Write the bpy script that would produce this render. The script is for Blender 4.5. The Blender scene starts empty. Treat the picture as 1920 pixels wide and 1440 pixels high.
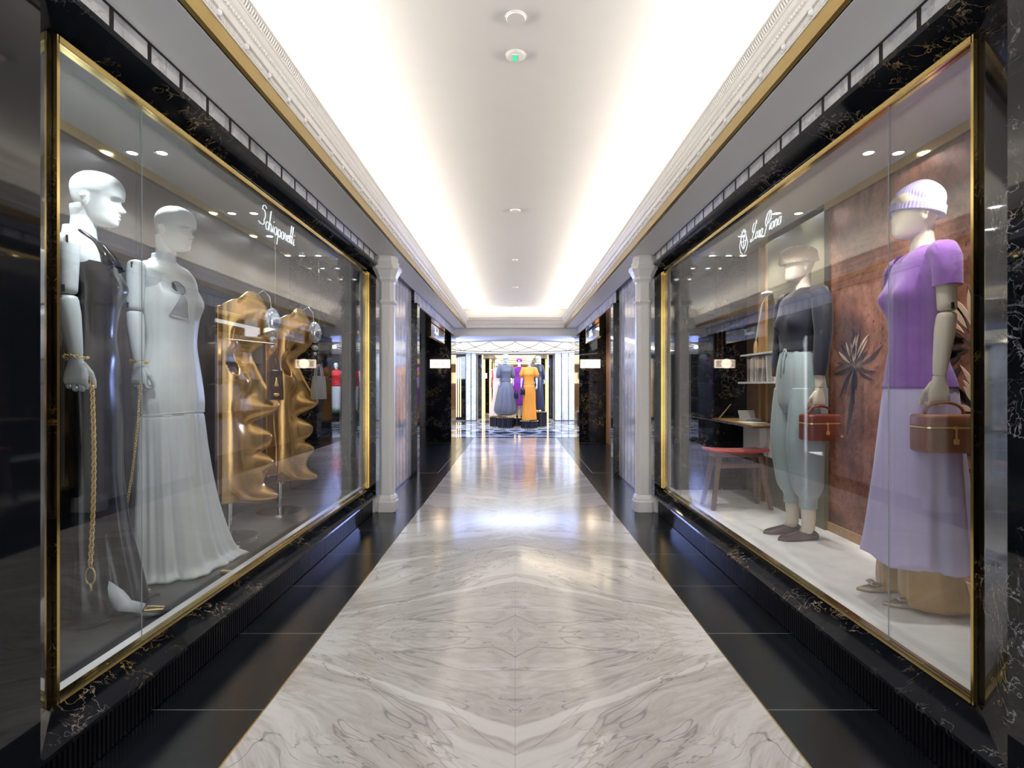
import bpy, bmesh, math, random
import numpy as np
from mathutils import Vector, Matrix
random.seed(7)
PI = math.pi
S = bpy.context.scene
COL = S.collection

# ---------------------------------------------------------------- camera, world, exposure
F_PX, CX, CY, CAM_H = 990.0, 966.0, 722.0, 1.2
cd = bpy.data.cameras.new('camera')
cd.sensor_width = 36.0
cd.lens = F_PX / 1920 * 36.0
cd.shift_x = -(CX - 960) / 1920
cd.shift_y = (CY - 720) / 1920
cd.clip_start = 0.02
cam = bpy.data.objects.new('camera', cd)
COL.objects.link(cam)
cam.location = (0, 0, CAM_H)
cam.rotation_euler = (PI / 2, 0, 0)
S.camera = cam
S.view_settings.view_transform = 'Standard'
S.view_settings.look = 'None'
S.view_settings.gamma = 1
S.view_settings.exposure = 0.35
S.view_settings.use_curve_mapping = False
w = bpy.data.worlds.new('world')
S.world = w
w.use_nodes = True
w.node_tree.nodes['Background'].inputs[0].default_value = (0.9, 0.92, 1.0, 1)
w.node_tree.nodes['Background'].inputs[1].default_value = 2.6
try:
    S.cycles.max_bounces = 10
    S.cycles.diffuse_bounces = 4
    S.cycles.glossy_bounces = 6
    S.cycles.transparent_max_bounces = 16
    S.cycles.sample_clamp_indirect = 6.0
    S.cycles.caustics_reflective = False
    S.cycles.caustics_refractive = False
    S.cycles.use_denoising = True
except Exception:
    pass

def light(name, kind, loc, energy, color=(1, 1, 1), direction=(0, 0, -1), size=0.1, size_y=None, spot=60, blend=0.6, rad=0.03):
    ld = bpy.data.lights.new(name, kind)
    ld.energy = energy
    ld.color = color
    if kind == 'AREA':
        if size_y:
            ld.shape = 'RECTANGLE'; ld.size = size; ld.size_y = size_y
        else:
            ld.shape = 'SQUARE'; ld.size = size
    elif kind == 'SPOT':
        ld.spot_size = math.radians(spot); ld.spot_blend = blend; ld.shadow_soft_size = rad
    else:
        ld.shadow_soft_size = rad
    o = bpy.data.objects.new(name, ld)
    COL.objects.link(o)
    o.location = loc
    o.rotation_euler = Vector(direction).to_track_quat('-Z', 'Y').to_euler()
    return o

WARM = (1.0, 0.91, 0.80)
COVE_E = 210
# cove strips behind the cornice lips (long axis along Y)
for s, COVE_E, TILT, SPREAD in ((-1, 16, 0.5, 180), (1, 16, 0.5, 180), (-1, 36, 1.25, 75), (1, 36, 1.25, 75)):
    ld = bpy.data.lights.new('cove_light', 'AREA')
    ld.spread = math.radians(SPREAD)
    ld.shape = 'RECTANGLE'; ld.size = 0.03; ld.size_y = 12.4
    ld.energy = COVE_E; ld.color = WARM
    o = bpy.data.objects.new('cove_light', ld); COL.objects.link(o)
    o.location = (s * 1.125, 5.1, 2.675)
    o.rotation_euler = (0, PI - s * TILT, 0)
light('cove_light_end', 'AREA', (0, 11.45, 2.675), 3.5, WARM, (0, -0.5, 1), 1.9, 0.03)
# rotunda light: cold blue ceiling ring and white light, plus added spill and wash lamps
light('rotunda_blue_light', 'AREA', (0, 13.4, 2.24), 130, (0.30, 0.45, 1.0), (0, 0.15, -1), 5.0, 1.6)
light('rotunda_spill_left', 'SPOT', (-1.7, 13.2, 2.15), 700, (0.32, 0.42, 1.0), (0.5, -1, -0.12), spot=75, blend=0.8, rad=0.03)  # spill pair: added spots out of view, tinting the far corridor blue
light('rotunda_spill_right', 'SPOT', (1.7, 13.2, 2.15), 700, (0.32, 0.42, 1.0), (-0.5, -1, -0.12), spot=75, blend=0.8, rad=0.03)
light('rotunda_white_light', 'AREA', (0, 15.4, 2.9), 75, (0.86, 0.93, 1.0), (0, 0, -1), 2.6, 2.6)
light('rotunda_wash_left', 'AREA', (-2.4, 15.0, 2.24), 110, (0.7, 0.82, 1.0), (0.3, 1.2, -1), 1.0, 2.0)  # wash pair: added lamps to brighten the pale pillars
light('rotunda_wash_right', 'AREA', (2.4, 15.0, 2.24), 110, (0.7, 0.82, 1.0), (-0.3, 1.2, -1), 1.0, 2.0)
light('far_hall_light', 'AREA', (0, 22.5, 2.3), 40, (1.0, 0.78, 0.45), (0, 0, -1), 1.6, 7.0)
# recess lights over the two shop entrances
light('entrance_light_right', 'AREA', (1.62, 9.2, 2.25), 22, (1.0, 0.85, 0.62), (0.3, 0, -1), 0.3, 3.2)
light('entrance_light_left', 'AREA', (-1.62, 9.2, 2.25), 1.0, (0.5, 0.6, 1.0), (-0.3, 0, -1), 0.3, 3.2)

# ---------------------------------------------------------------- helpers
def tag(o, label=None, cat=None, group=None, kind=None):
    if label: o['label'] = label
    if cat: o['category'] = cat
    if group: o['group'] = group
    if kind: o['kind'] = kind
    return o

def empty(name, loc=(0, 0, 0), rz=0.0, **k):
    o = bpy.data.objects.new(name, None)
    COL.objects.link(o)
    o.location = loc
    o.rotation_euler = (0, 0, rz)
    o.empty_display_size = 0.1
    return tag(o, **k)

class MB:
    """collects shapes for one mesh object"""
    def __init__(self):
        self.v = []; self.f = []
    def add(self, vs, fs):
        b = len(self.v)
        self.v += [tuple(p) for p in vs]
        self.f += [tuple(i + b for i in f) for f in fs]
        return self
    def box(self, x0, x1, y0, y1, z0, z1):
        if x0 > x1: x0, x1 = x1, x0
        if y0 > y1: y0, y1 = y1, y0
        if z0 > z1: z0, z1 = z1, z0
        return self.add([(x0, y0, z0), (x1, y0, z0), (x1, y1, z0), (x0, y1, z0), (x0, y0, z1), (x1, y0, z1), (x1, y1, z1), (x0, y1, z1)],
                        [(0, 3, 2, 1), (4, 5, 6, 7), (0, 1, 5, 4), (1, 2, 6, 5), (2, 3, 7, 6), (3, 0, 4, 7)])
    def prism_y(self, prof, y0, y1):
        """closed (x,z) profile extruded along y"""
        n = len(prof)
        vs = [(x, y0, z) for x, z in prof] + [(x, y1, z) for x, z in prof]
        fs = [(i, (i + 1) % n, n + (i + 1) % n, n + i) for i in range(n)]
        fs += [tuple(range(n - 1, -1, -1)), tuple(range(n, 2 * n))]
        return self.add(vs, fs)
    def prism_z(self, prof, z0, z1):
        n = len(prof)
        vs = [(x, y, z0) for x, y in prof] + [(x, y, z1) for x, y in prof]
        fs = [(i, (i + 1) % n, n + (i + 1) % n, n + i) for i in range(n)]
        fs += [tuple(range(n - 1, -1, -1)), tuple(range(n, 2 * n))]
        return self.add(vs, fs)
    def loft(self, rings, closed=True, cap0=True, cap1=True):
        n = len(rings[0]); b = len(self.v)
        for r in rings: self.v += [tuple(p) for p in r]
        m = n if closed else n - 1
        for k in range(len(rings) - 1):
            for i in range(m):
                j = (i + 1) % n
                self.f.append((b + k * n + i, b + k * n + j, b + (k + 1) * n + j, b + (k + 1) * n + i))
        if closed and cap0: self.f.append(tuple(b + i for i in range(n - 1, -1, -1)))
        if closed and cap1:
            o = b + (len(rings) - 1) * n
            self.f.append(tuple(o + i for i in range(n)))
        return self
    def lathe(self, prof, c=(0, 0, 0), n=32, cap=True):
        rings = [[(c[0] + r * math.cos(2 * PI * i / n), c[1] + r * math.sin(2 * PI * i / n), c[2] + z) for i in range(n)] for r, z in prof]
        return self.loft(rings, True, cap, cap)
    def tube(self, pts, r, n=10, closed=False):
        pts = [Vector(p) for p in pts]
        m = len(pts)
        if not isinstance(r, (list, tuple)): r = [r] * m
        rings = []
        prev = None
        for i, p in enumerate(pts):
            if closed: t = pts[(i + 1) % m] - pts[i - 1]
            else: t = pts[min(i + 1, m - 1)] - pts[max(i - 1, 0)]
            if t.length < 1e-9: t = Vector((0, 0, 1))
            t.normalize()
            if prev is None:
                a = Vector((0, 0, 1)) if abs(t.z) < 0.9 else Vector((1, 0, 0))
                u = t.cross(a).normalized()
            else:
                u = (prev - t * prev.dot(t))
                u = u.normalized() if u.length > 1e-6 else t.orthogonal().normalized()
            prev = u
            w_ = t.cross(u)
            rings.append([p + (u * math.cos(2 * PI * k / n) + w_ * math.sin(2 * PI * k / n)) * r[i] for k in range(n)])
        if closed:
            rings.append(rings[0])
            return self.loft(rings, True, False, False)
        return self.loft(rings)
    def ball(self, c, r, n=12, m=8, sc=(1, 1, 1)):
        rings = []
        for k in range(m + 1):
            ph = PI * (k + 0.02) / (m + 0.04) - PI / 2
            rings.append([(c[0] + sc[0] * r * math.cos(ph) * math.cos(2 * PI * i / n), c[1] + sc[1] * r * math.cos(ph) * math.sin(2 * PI * i / n), c[2] + sc[2] * r * math.sin(ph)) for i in range(n)])
        return self.loft(rings)
    def capsule(self, a, b, ra, rb, n=12):
        a = Vector(a); b = Vector(b); t = (b - a).normalized()
        pts = []; rs = []
        for k in range(4):
            q = PI / 2 * k / 4
            pts.append(a - t * ra * math.cos(q)); rs.append(max(ra * math.sin(q), 1e-4))
        pts += [a, b]; rs += [ra, rb]
        for k in range(3, -1, -1):
            q = PI / 2 * k / 4
            pts.append(b + t * rb * math.cos(q)); rs.append(max(rb * math.sin(q), 1e-4))
        return self.tube(pts, rs, n)
    def xf(self, M, start=0):
        for i in range(start, len(self.v)):
            self.v[i] = tuple(M @ Vector(self.v[i]))
        return self
    def build(self, name, mat, parent=None, smooth=False, subsurf=0, remesh=0, bevel=0, solid=0, sharp=None, loc=None):
        me = bpy.data.meshes.new(name)
        me.from_pydata(self.v, [], self.f)
        me.validate()
        bm = bmesh.new(); bm.from_mesh(me)
        bmesh.ops.recalc_face_normals(bm, faces=bm.faces)
        bm.to_mesh(me); bm.free()
        if mat: me.materials.append(mat)
        if smooth:
            for p in me.polygons: p.use_smooth = True
            if sharp:
                try: me.set_sharp_from_angle(angle=math.radians(sharp))
                except Exception: pass
        o = bpy.data.objects.new(name, me)
        COL.objects.link(o)
        if parent: o.parent = parent
        if loc: o.location = loc
        if remesh:
            md = o.modifiers.new('remesh', 'REMESH'); md.mode = 'VOXEL'; md.voxel_size = remesh; md.use_smooth_shade = True
            sm = o.modifiers.new('smooth', 'SMOOTH'); sm.iterations = 3; sm.factor = 0.5
        if bevel:
            b = o.modifiers.new('bevel', 'BEVEL'); b.width = bevel; b.segments = 2; b.limit_method = 'ANGLE'
        if solid:
            b = o.modifiers.new('solid', 'SOLIDIFY'); b.thickness = solid; b.offset = 0
        if subsurf:
            b = o.modifiers.new('sub', 'SUBSURF'); b.levels = subsurf; b.render_levels = subsurf
        return o

def struct(name, mb, mat, **k):
    o = mb.build(name, mat, **k)
    if not k.get('parent'): o['kind'] = 'structure'
    return o

def copy_tree(o, parent=None):
    c = o.copy(); COL.objects.link(c); c.parent = parent
    for ch in o.children: copy_tree(ch, c)
    return c

# ---------------------------------------------------------------- materials
def new_mat(name):
    m = bpy.data.materials.new(name); m.use_nodes = True
    nt = m.node_tree
    return m, nt, nt.nodes['Principled BSDF']

def N(nt, t, **k):
    n = nt.nodes.new(t)
    for a, b in k.items(): setattr(n, a, b)
    return n

def setin(n, d):
    for k, v in d.items(): n.inputs[k].default_value = v

def mat(name, col, rough=0.5, metal=0.0, spec=0.5, emit=None, es=0.0, trans=0.0, bump=None, sheen=0.0, var=0.0, coat=0.0, vscale=(1,1,1)):
    m, nt, p = new_mat(name)
    p.inputs['Base Color'].default_value = (*col, 1)
    p.inputs['Roughness'].default_value = rough
    p.inputs['Metallic'].default_value = metal
    p.inputs['Specular IOR Level'].default_value = spec
    p.inputs['Transmission Weight'].default_value = trans
    p.inputs['Sheen Weight'].default_value = sheen
    p.inputs['Coat Weight'].default_value = coat
    if emit:
        p.inputs['Emission Color'].default_value = (*emit, 1)
        p.inputs['Emission Strength'].default_value = es
    tc = N(nt, 'ShaderNodeTexCoord')
    if var:
        mp = N(nt, 'ShaderNodeMapping'); mp.inputs['Scale'].default_value = vscale
        nt.links.new(tc.outputs['Object'], mp.inputs['Vector'])
        no = N(nt, 'ShaderNodeTexNoise'); setin(no, {'Scale': 6.0, 'Detail': 5.0})
        nt.links.new(mp.outputs[0], no.inputs['Vector'])
        cr = N(nt, 'ShaderNodeValToRGB')
        cr.color_ramp.elements[0].position = 0.3; cr.color_ramp.elements[1].position = 0.7
        cr.color_ramp.elements[0].color = (*[c * (1 - var) for c in col], 1)
        cr.color_ramp.elements[1].color = (*[min(1, c * (1 + var)) for c in col], 1)
        nt.links.new(no.outputs['Fac'], cr.inputs[0])
        nt.links.new(cr.outputs[0], p.inputs['Base Color'])
    if bump:
        kind, scale, strength, dist = bump
        if kind == 'noise':
            t = N(nt, 'ShaderNodeTexNoise'); setin(t, {'Scale': scale, 'Detail': 3.0}); out = t.outputs['Fac']
            nt.links.new(tc.outputs['Object'], t.inputs['Vector'])
        else:
            t = N(nt, 'ShaderNodeTexWave'); t.wave_type = 'BANDS'; t.bands_direction = kind
            setin(t, {'Scale': scale, 'Distortion': 0.0}); out = t.outputs['Fac']
            nt.links.new(tc.outputs['Object'], t.inputs['Vector'])
        b = N(nt, 'ShaderNodeBump'); setin(b, {'Strength': strength, 'Distance': dist})
        nt.links.new(out, b.inputs['Height']); nt.links.new(b.outputs[0], p.inputs['Normal'])
    return m

def math_n(nt, op, a, b=None, c=None):
    n = N(nt, 'ShaderNodeMath', operation=op)
    for i, v in enumerate((a, b, c)):
        if v is None: continue
        if isinstance(v, (int, float)): n.inputs[i].default_value = v
        else: nt.links.new(v, n.inputs[i])
    return n.outputs[0]

def mix_rgb(nt, fac, a, b):
    n = N(nt, 'ShaderNodeMix', data_type='RGBA')
    if isinstance(fac, float): n.inputs[0].default_value = fac
    else: nt.links.new(fac, n.inputs[0])
    for idx, v in ((6, a), (7, b)):
        if isinstance(v, tuple): n.inputs[idx].default_value = (*v, 1)
        else: nt.links.new(v, n.inputs[idx])
    return n.outputs[2]

def noise(nt, vec, scale, detail=6, dist=0.0, rough=0.55):
    n = N(nt, 'ShaderNodeTexNoise'); setin(n, {'Scale': scale, 'Detail': float(detail), 'Distortion': dist, 'Roughness': rough})
    nt.links.new(vec, n.inputs['Vector'])
    return n.outputs['Fac']

def ramp(nt, fac, stops):
    r = N(nt, 'ShaderNodeValToRGB')
    el = r.color_ramp.elements
    while len(el) < len(stops): el.new(0.5)
    for e, (pos, c) in zip(el, stops):
        e.position = pos
        e.color = (*c, 1) if isinstance(c, tuple) else (c, c, c, 1)
    nt.links.new(fac, r.inputs[0])
    return r.outputs[0]

def vein(nt, vec, scale, dist, width, detail=5):
    """thin lines where a distorted noise crosses its middle value"""
    f = noise(nt, vec, scale, detail, dist)
    a = math_n(nt, 'ABSOLUTE', math_n(nt, 'SUBTRACT', f, 0.5))
    return math_n(nt, 'SUBTRACT', 1.0, math_n(nt, 'MINIMUM', math_n(nt, 'DIVIDE', a, width), 1.0))

def black_marble(name, gold=0.5, rough=0.05, dens=0.5):
    m, nt, p = new_mat(name)
    tc = N(nt, 'ShaderNodeTexCoord'); v = tc.outputs['Object']
    v1 = vein(nt, v, 6.0, 1.4, 0.008)
    v2 = vein(nt, v, 17.0, 0.8, 0.016)
    msk = math_n(nt, 'MULTIPLY', math_n(nt, 'GREATER_THAN', noise(nt, v, 4.5, 3), 0.53), 1.0)
    msk2 = ramp(nt, noise(nt, v, 3.4, 5, 0.6), [(0.52, 0.0), (0.59, 1.0)])
    a = math_n(nt, 'MULTIPLY', v1, ramp(nt, noise(nt, v, 5.0, 4), [(0.50, 0.0), (0.66, 1.0)]))
    b = math_n(nt, 'MULTIPLY', v2, msk2)
    f = math_n(nt, 'MINIMUM', math_n(nt, 'ADD', math_n(nt, 'MULTIPLY', a, 0.7 * dens * 1.4), math_n(nt, 'MULTIPLY', b, dens * 1.8)), 1.0)
    vc = mix_rgb(nt, ramp(nt, noise(nt, v, 2.0, 2), [(0.4, 0.0), (0.6, 1.0)]), (0.36, 0.35, 0.37), (0.50, 0.34, 0.10) if gold > 0.3 else (0.3, 0.3, 0.33))
    base = ramp(nt, noise(nt, v, 6.0, 6), [(0.35, (0.003, 0.004, 0.006)), (0.75, (0.013, 0.014, 0.018))])
    nt.links.new(mix_rgb(nt, f, base, vc), p.inputs['Base Color'])
    setin(p, {'Roughness': rough, 'Specular IOR Level': 0.5})
    return m

def white_marble(name, rough=0.08, scale=1.0, base=(0.80, 0.80, 0.82)):
    m, nt, p = new_mat(name)
    tc = N(nt, 'ShaderNodeTexCoord'); v = tc.outputs['Object']
    mp = N(nt, 'ShaderNodeMapping'); mp.inputs['Rotation'].default_value = (0.4, 0.5, 0.5); mp.inputs['Scale'].default_value = (scale, scale, scale * 0.7)
    nt.links.new(v, mp.inputs['Vector']); v = mp.outputs[0]
    v1 = vein(nt, v, 5.0, 0.8, 0.03)
    cl = ramp(nt, noise(nt, v, 4.0, 8, 0.6), [(0.4, base), (0.75, (0.5, 0.5, 0.52))])
    k = math_n(nt, 'MULTIPLY', v1, 0.45)
    nt.links.new(mix_rgb(nt, k, cl, (0.32, 0.32, 0.34)), p.inputs['Base Color'])
    setin(p, {'Roughness': rough, 'Specular IOR Level': 0.6})
    return m

def floor_marble():
    m, nt, p = new_mat('floor_marble')
    tc = N(nt, 'ShaderNodeTexCoord')
    sp = N(nt, 'ShaderNodeSeparateXYZ'); nt.links.new(tc.outputs['Object'], sp.inputs[0])
    x = math_n(nt, 'ABSOLUTE', sp.outputs[0])
    y = math_n(nt, 'PINGPONG', math_n(nt, 'SUBTRACT', sp.outputs[1], 2.54 - 24.0), 2.4)
    cb = N(nt, 'ShaderNodeCombineXYZ')
    nt.links.new(x, cb.inputs[0]); nt.links.new(y, cb.inputs[1])
    m0 = N(nt, 'ShaderNodeMapping'); m0.inputs['Rotation'].default_value = (0, 0, 0.50)
    wn = N(nt, 'ShaderNodeTexNoise'); setin(wn, {'Scale': 0.9, 'Detail': 2.0})
    nt.links.new(cb.outputs[0], wn.inputs['Vector'])
    wa = N(nt, 'ShaderNodeVectorMath', operation='MULTIPLY_ADD')
    nt.links.new(wn.outputs['Color'], wa.inputs[0]); wa.inputs[1].default_value = (0.55, 0.55, 0); nt.links.new(cb.outputs[0], wa.inputs[2])
    nt.links.new(wa.outputs[0], m0.inputs['Vector'])
    mp = N(nt, 'ShaderNodeMapping')
    mp.inputs['Scale'].default_value = (0.75, 2.4, 1.0)
    nt.links.new(m0.outputs[0], mp.inputs['Vector']); v = mp.outputs[0]
    # broad flowing grey clouds
    cloud = noise(nt, v, 1.0, 8, 0.9, 0.55)
    fine = noise(nt, v, 5.5, 9, 1.6, 0.65)
    band = ramp(nt, cloud, [(0.36, 0.0), (0.44, 0.15), (0.49, 1.0), (0.60, 0.8), (0.66, 0.3)])
    fz = ramp(nt, fine, [(0.35, 0.0), (0.7, 1.0)])
    k = math_n(nt, 'MULTIPLY', band, math_n(nt, 'ADD', 0.38, math_n(nt, 'MULTIPLY', fz, 0.62)))
    c1 = mix_rgb(nt, k, (0.78, 0.755, 0.72), (0.43, 0.395, 0.355))
    va = vein(nt, v, 1.2, 0.8, 0.006, 4)
    vb = vein(nt, v, 3.0, 0.6, 0.012, 4)
    vm = ramp(nt, noise(nt, v, 2.3, 3), [(0.42, 0.0), (0.6, 1.0)])
    kk = math_n(nt, 'ADD', math_n(nt, 'MULTIPLY', va, 0.55), math_n(nt, 'MULTIPLY', math_n(nt, 'MULTIPLY', vb, vm), 0.6))
    c2 = mix_rgb(nt, math_n(nt, 'MINIMUM', kk, 1.0), c1, (0.15, 0.135, 0.12))
    # hairline slab joints: centre line and every 2.4 m
    jx = math_n(nt, 'LESS_THAN', x, 0.0012)
    jy = math_n(nt, 'GREATER_THAN', y, 2.3975)
    j = math_n(nt, 'MAXIMUM', math_n(nt, 'MULTIPLY', jx, 0.35), math_n(nt, 'MULTIPLY', jy, 0.75))
    nt.links.new(mix_rgb(nt, j, c2, (0.2, 0.19, 0.18)), p.inputs['Base Color'])
    setin(p, {'Roughness': 0.12, 'Specular IOR Level': 0.30})
    return m

def black_tile():
    m, nt, p = new_mat('black_floor_tile')
    tc = N(nt, 'ShaderNodeTexCoord')
    sp = N(nt, 'ShaderNodeSeparateXYZ'); nt.links.new(tc.outputs['Object'], sp.inputs[0])
    fr = math_n(nt, 'FRACT', math_n(nt, 'DIVIDE', math_n(nt, 'SUBTRACT', sp.outputs[1], 1.95 - 6.0), 0.6))
    j = math_n(nt, 'LESS_THAN', fr, 0.006)
    # herringbone-like etched lines in the entrance mats
    wv = N(nt, 'ShaderNodeTexNoise'); setin(wv, {'Scale': 1.5})
    base = ramp(nt, noise(nt, tc.outputs['Object'], 2.0, 3), [(0.3, (0.004, 0.006, 0.009)), (0.7, (0.008, 0.011, 0.016))])
    nt.links.new(mix_rgb(nt, j, base, (0.22, 0.22, 0.2)), p.inputs['Base Color'])
    setin(p, {'Roughness': 0.2, 'Specular IOR Level': 0.45})
    return m

def glass_mat(name='window_glass', tint=(0.97, 0.98, 0.98), boost=1.0):
    m = bpy.data.materials.new(name); m.use_nodes = True
    nt = m.node_tree; nt.nodes.clear()
    out = N(nt, 'ShaderNodeOutputMaterial')
    tr = N(nt, 'ShaderNodeBsdfTransparent'); tr.inputs[0].default_value = (*tint, 1)
    gl = N(nt, 'ShaderNodeBsdfGlossy'); gl.inputs['Roughness'].default_value = 0.0
    geo = N(nt, 'ShaderNodeNewGeometry')
    ior = math_n(nt, 'SUBTRACT', 1.6 * boost, math_n(nt, 'MULTIPLY', geo.outputs['Backfacing'], 1.6 * boost - 1 / (1.6 * boost)))
    fr = N(nt, 'ShaderNodeFresnel'); nt.links.new(ior, fr.inputs['IOR'])
    mx = N(nt, 'ShaderNodeMixShader')
    nt.links.new(fr.outputs[0], mx.inputs[0]); nt.links.new(tr.outputs[0], mx.inputs[1]); nt.links.new(gl.outputs[0], mx.inputs[2])
    nt.links.new(mx.outputs[0], out.inputs[0])
    return m

def copper_mural():
    m, nt, p = new_mat('copper_mural')
    tc = N(nt, 'ShaderNodeTexCoord'); v = tc.outputs['Object']
    big = noise(nt, v, 2.5, 10, 0.8, 0.7)
    sp = noise(nt, v, 24.0, 8, 0.3, 0.7)
    c = ramp(nt, big, [(0.32, (0.10, 0.030, 0.018)), (0.47, (0.27, 0.095, 0.05)), (0.55, (0.40, 0.17, 0.10)), (0.68, (0.56, 0.31, 0.20))])
    c = mix_rgb(nt, math_n(nt, 'MULTIPLY', ramp(nt, sp, [(0.5, 0.0), (0.62, 1.0)]), 0.55), c, (0.10, 0.035, 0.02))
    nt.links.new(c, p.inputs['Base Color'])
    setin(p, {'Roughness': 0.42, 'Metallic': 0.35})
    return m

M = {}
M['black'] = black_marble('black_gold_marble', 1.0)
M['black2'] = black_marble('black_veined_marble', 0.0, 0.03, 0.45)
M['bplain'] = mat('black_lacquer', (0.006, 0.007, 0.01), 0.04, spec=0.5)
M['brib'] = mat('black_ribbed_base', (0.004, 0.004, 0.006), 0.3)
M['white'] = mat('plaster_white', (0.84, 0.82, 0.79), 0.55)
M['ceil'] = mat('ceiling_paint', (0.74, 0.73, 0.71), 0.9, var=0.01)
M['soff'] = mat('soffit_paint', (0.86, 0.86, 0.84), 0.45)
M['stone'] = mat('column_paint', (0.88, 0.86, 0.82), 0.45)
M['wm'] = white_marble('white_marble_panel')
M['wmb'] = white_marble('white_marble_band', 0.25, 1.6, (0.92, 0.92, 0.92))
M['bronze'] = mat('dark_bronze', (0.05, 0.04, 0.035), 0.35, 0.7)
M['brass'] = mat('polished_brass', (0.70, 0.52, 0.20), 0.14, 1.0, var=0.08)
M['goldp'] = mat('gold_trim', (0.30, 0.20, 0.045), 0.32, 0.7)
M['gold'] = mat('bright_gold', (1.0, 0.72, 0.28), 0.32, 0.75)
M['goldface'] = mat('sculpture_gold', (0.80, 0.50, 0.19), 0.25, 0.9, bump=('noise', 5.0, 0.25, 0.02), var=0.06)
M['floor'] = floor_marble()
M['tile'] = black_tile()
M['glass'] = glass_mat()
M['mural'] = copper_mural()
M['grey'] = mat('display_grey', (0.055, 0.052, 0.058), 0.3)
M['dgrey'] = mat('display_dark_grey', (0.045, 0.043, 0.048), 0.4)
M['lightfloor'] = mat('pale_stone', (0.74, 0.73, 0.71), 0.45, var=0.10)
M['led'] = mat('lit_lens', (1, 1, 1), 0.5, emit=(0.88, 0.94, 1.0), es=14)
M['chrome'] = mat('chrome', (0.75, 0.76, 0.78), 0.06, 1.0)
M['olive'] = mat('olive_panel', (0.16, 0.145, 0.09), 0.45)
M['brownwood'] = mat('walnut', (0.16, 0.085, 0.05), 0.4, var=0.25, vscale=(1, 1, 6))
M['slat'] = mat('oak_slats', (0.46, 0.27, 0.12), 0.45, var=0.15, vscale=(3, 3, 0.5))
M['man_w'] = mat('mannequin_white', (0.66, 0.71, 0.72), 0.4)
M['man_c'] = mat('mannequin_cream', (0.78, 0.68, 0.54), 0.4, var=0.03)
M['paper'] = mat('white_paper', (0.85, 0.85, 0.83), 0.7)

# ---------------------------------------------------------------- floor
Y0, Y1 = -1.2, 12.0
HW = 0.925
struct('floor', MB().box(-HW, HW, Y0, Y1, -0.06, 0.0), M['floor'])
for s, nm in ((-1, 'left'), (1, 'right')):
    struct('floor_border_' + nm, MB().box(s * (HW + 0.006), s * 2.4, Y0, 12.0, -0.06, -0.0005), M['tile'])
    struct('trim_floor_' + nm, MB().box(s * HW, s * (HW + 0.006), Y0, 12.0, -0.06, 0.0), M['brass'])
    # etched doormat outline at the shop entrance
    mt = MB()
    for a, b, c, d in ((1.05, 1.058, 7.2, 11.0), (1.05, 1.8, 7.2, 7.21), (1.05, 1.8, 10.99, 11.0)):
        mt.box(s * a, s * b, c, d, 0.0, 0.0015)
    struct('trim_threshold_' + nm, mt, M['goldp'])

# ---------------------------------------------------------------- ceiling, cove and cornice
cz = 2.85
struct('ceiling', MB().box(-1.17, 1.17, Y0, 11.62, cz, cz + 0.05), M['ceil'])
PROF = [(1.16, 2.494), (1.053, 2.495), (1.051, 2.500), (1.051, 2.527), (1.040, 2.528), (1.038, 2.533), (1.036, 2.554), (1.034, 2.558), (1.030, 2.574), (1.020, 2.585),
        (1.013, 2.602), (1.009, 2.604), (1.009, 2.610), (1.013, 2.613), (1.014, 2.624), (1.008, 2.634), (0.999, 2.640), (0.995, 2.642), (0.995, 2.652), (1.000, 2.654), (1.000, 2.658), (1.02, 2.660), (1.17, 2.660)]
def ydist(k, pitch, a, b):
    n = int((b - a) / pitch)
    return [a + pitch * (i + k) for i in range(n)]
YE = 11.28
M['ribbed'] = mat('cornice_plaster', (0.84, 0.82, 0.79), 0.5)
for s, nm in ((-1, 'left'), (1, 'right')):
    c = MB()
    c.prism_y([(s * x, z) for x, z in PROF], Y0, YE + 0.2)
    o = struct('trim_cornice_' + nm, c, M['white'])
    d = MB()
    for y in ydist(0.5, 0.19, 1.2, YE):            # leaf brackets on the fluted frieze
        d.ball((s * 1.045, y, 2.516), 0.013, 8, 6, (0.8, 0.85, 1.1))
        d.ball((s * 1.040, y, 2.527), 0.008, 8, 6, (1, 1.6, 0.7))
        d.ball((s * 1.047, y + 0.009, 2.505), 0.006, 6, 4)
    d.build('leaf_brackets', M['white'], o, smooth=True)
    d = MB()
    for y in ydist(0.5, 0.0085, 1.0, 6.5):           # fine flutes
        d.box(s * 1.048, s * 1.052, y, y + 0.004, 2.502, 2.524)
    d.build('fluted_frieze', M['white'], o)
    d = MB()
    for y in ydist(0.5, 0.018, 1.0, YE):             # bead chain
        d.ball((s * 1.031, y, 2.566), 0.0085, 8, 4, (1, 0.95, 1))
    d.build('bead_chain', M['white'], o, smooth=True)
    d = MB()
    for y in ydist(0.5, 0.016, 1.0, YE):             # leaf and tongue row under the lip
        d.add([(s * 1.012, y, 2.612), (s * 1.012, y + 0.013, 2.612), (s * 1.000, y + 0.010, 2.640), (s * 1.000, y + 0.003, 2.640), (s * 1.004, y + 0.0065, 2.622)],
              [(0, 1, 4), (1, 2, 4), (2, 3, 4), (3, 0, 4)])
    d.build('leaf_row', M['white'], o, smooth=False)
    struct('trim_gold_' + nm, MB().box(s * 1.055, s * 1.08, Y0, YE + 0.2, 2.43, 2.4945), M['goldp'])
    sf = MB().box(s * 1.075, s * 1.36, Y0, 11.4, 2.43, 2.47).box(s * 1.08, s * 1.10, Y0, 11.4, 2.424, 2.43)
    struct('ceiling_soffit_' + nm, sf, M['soff'])
    struct('wall_cove_' + nm, MB().prism_y([(s * 1.20, 2.47), (s * 1.165, 2.47), (s * 1.165, 2.77), (s * 1.157, 2.80), (s * 1.14, 2.828), (s * 1.11, 2.845), (s * 1.08, 2.851), (s * 1.20, 2.851)], Y0, 11.6), M['ceil'])
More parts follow.
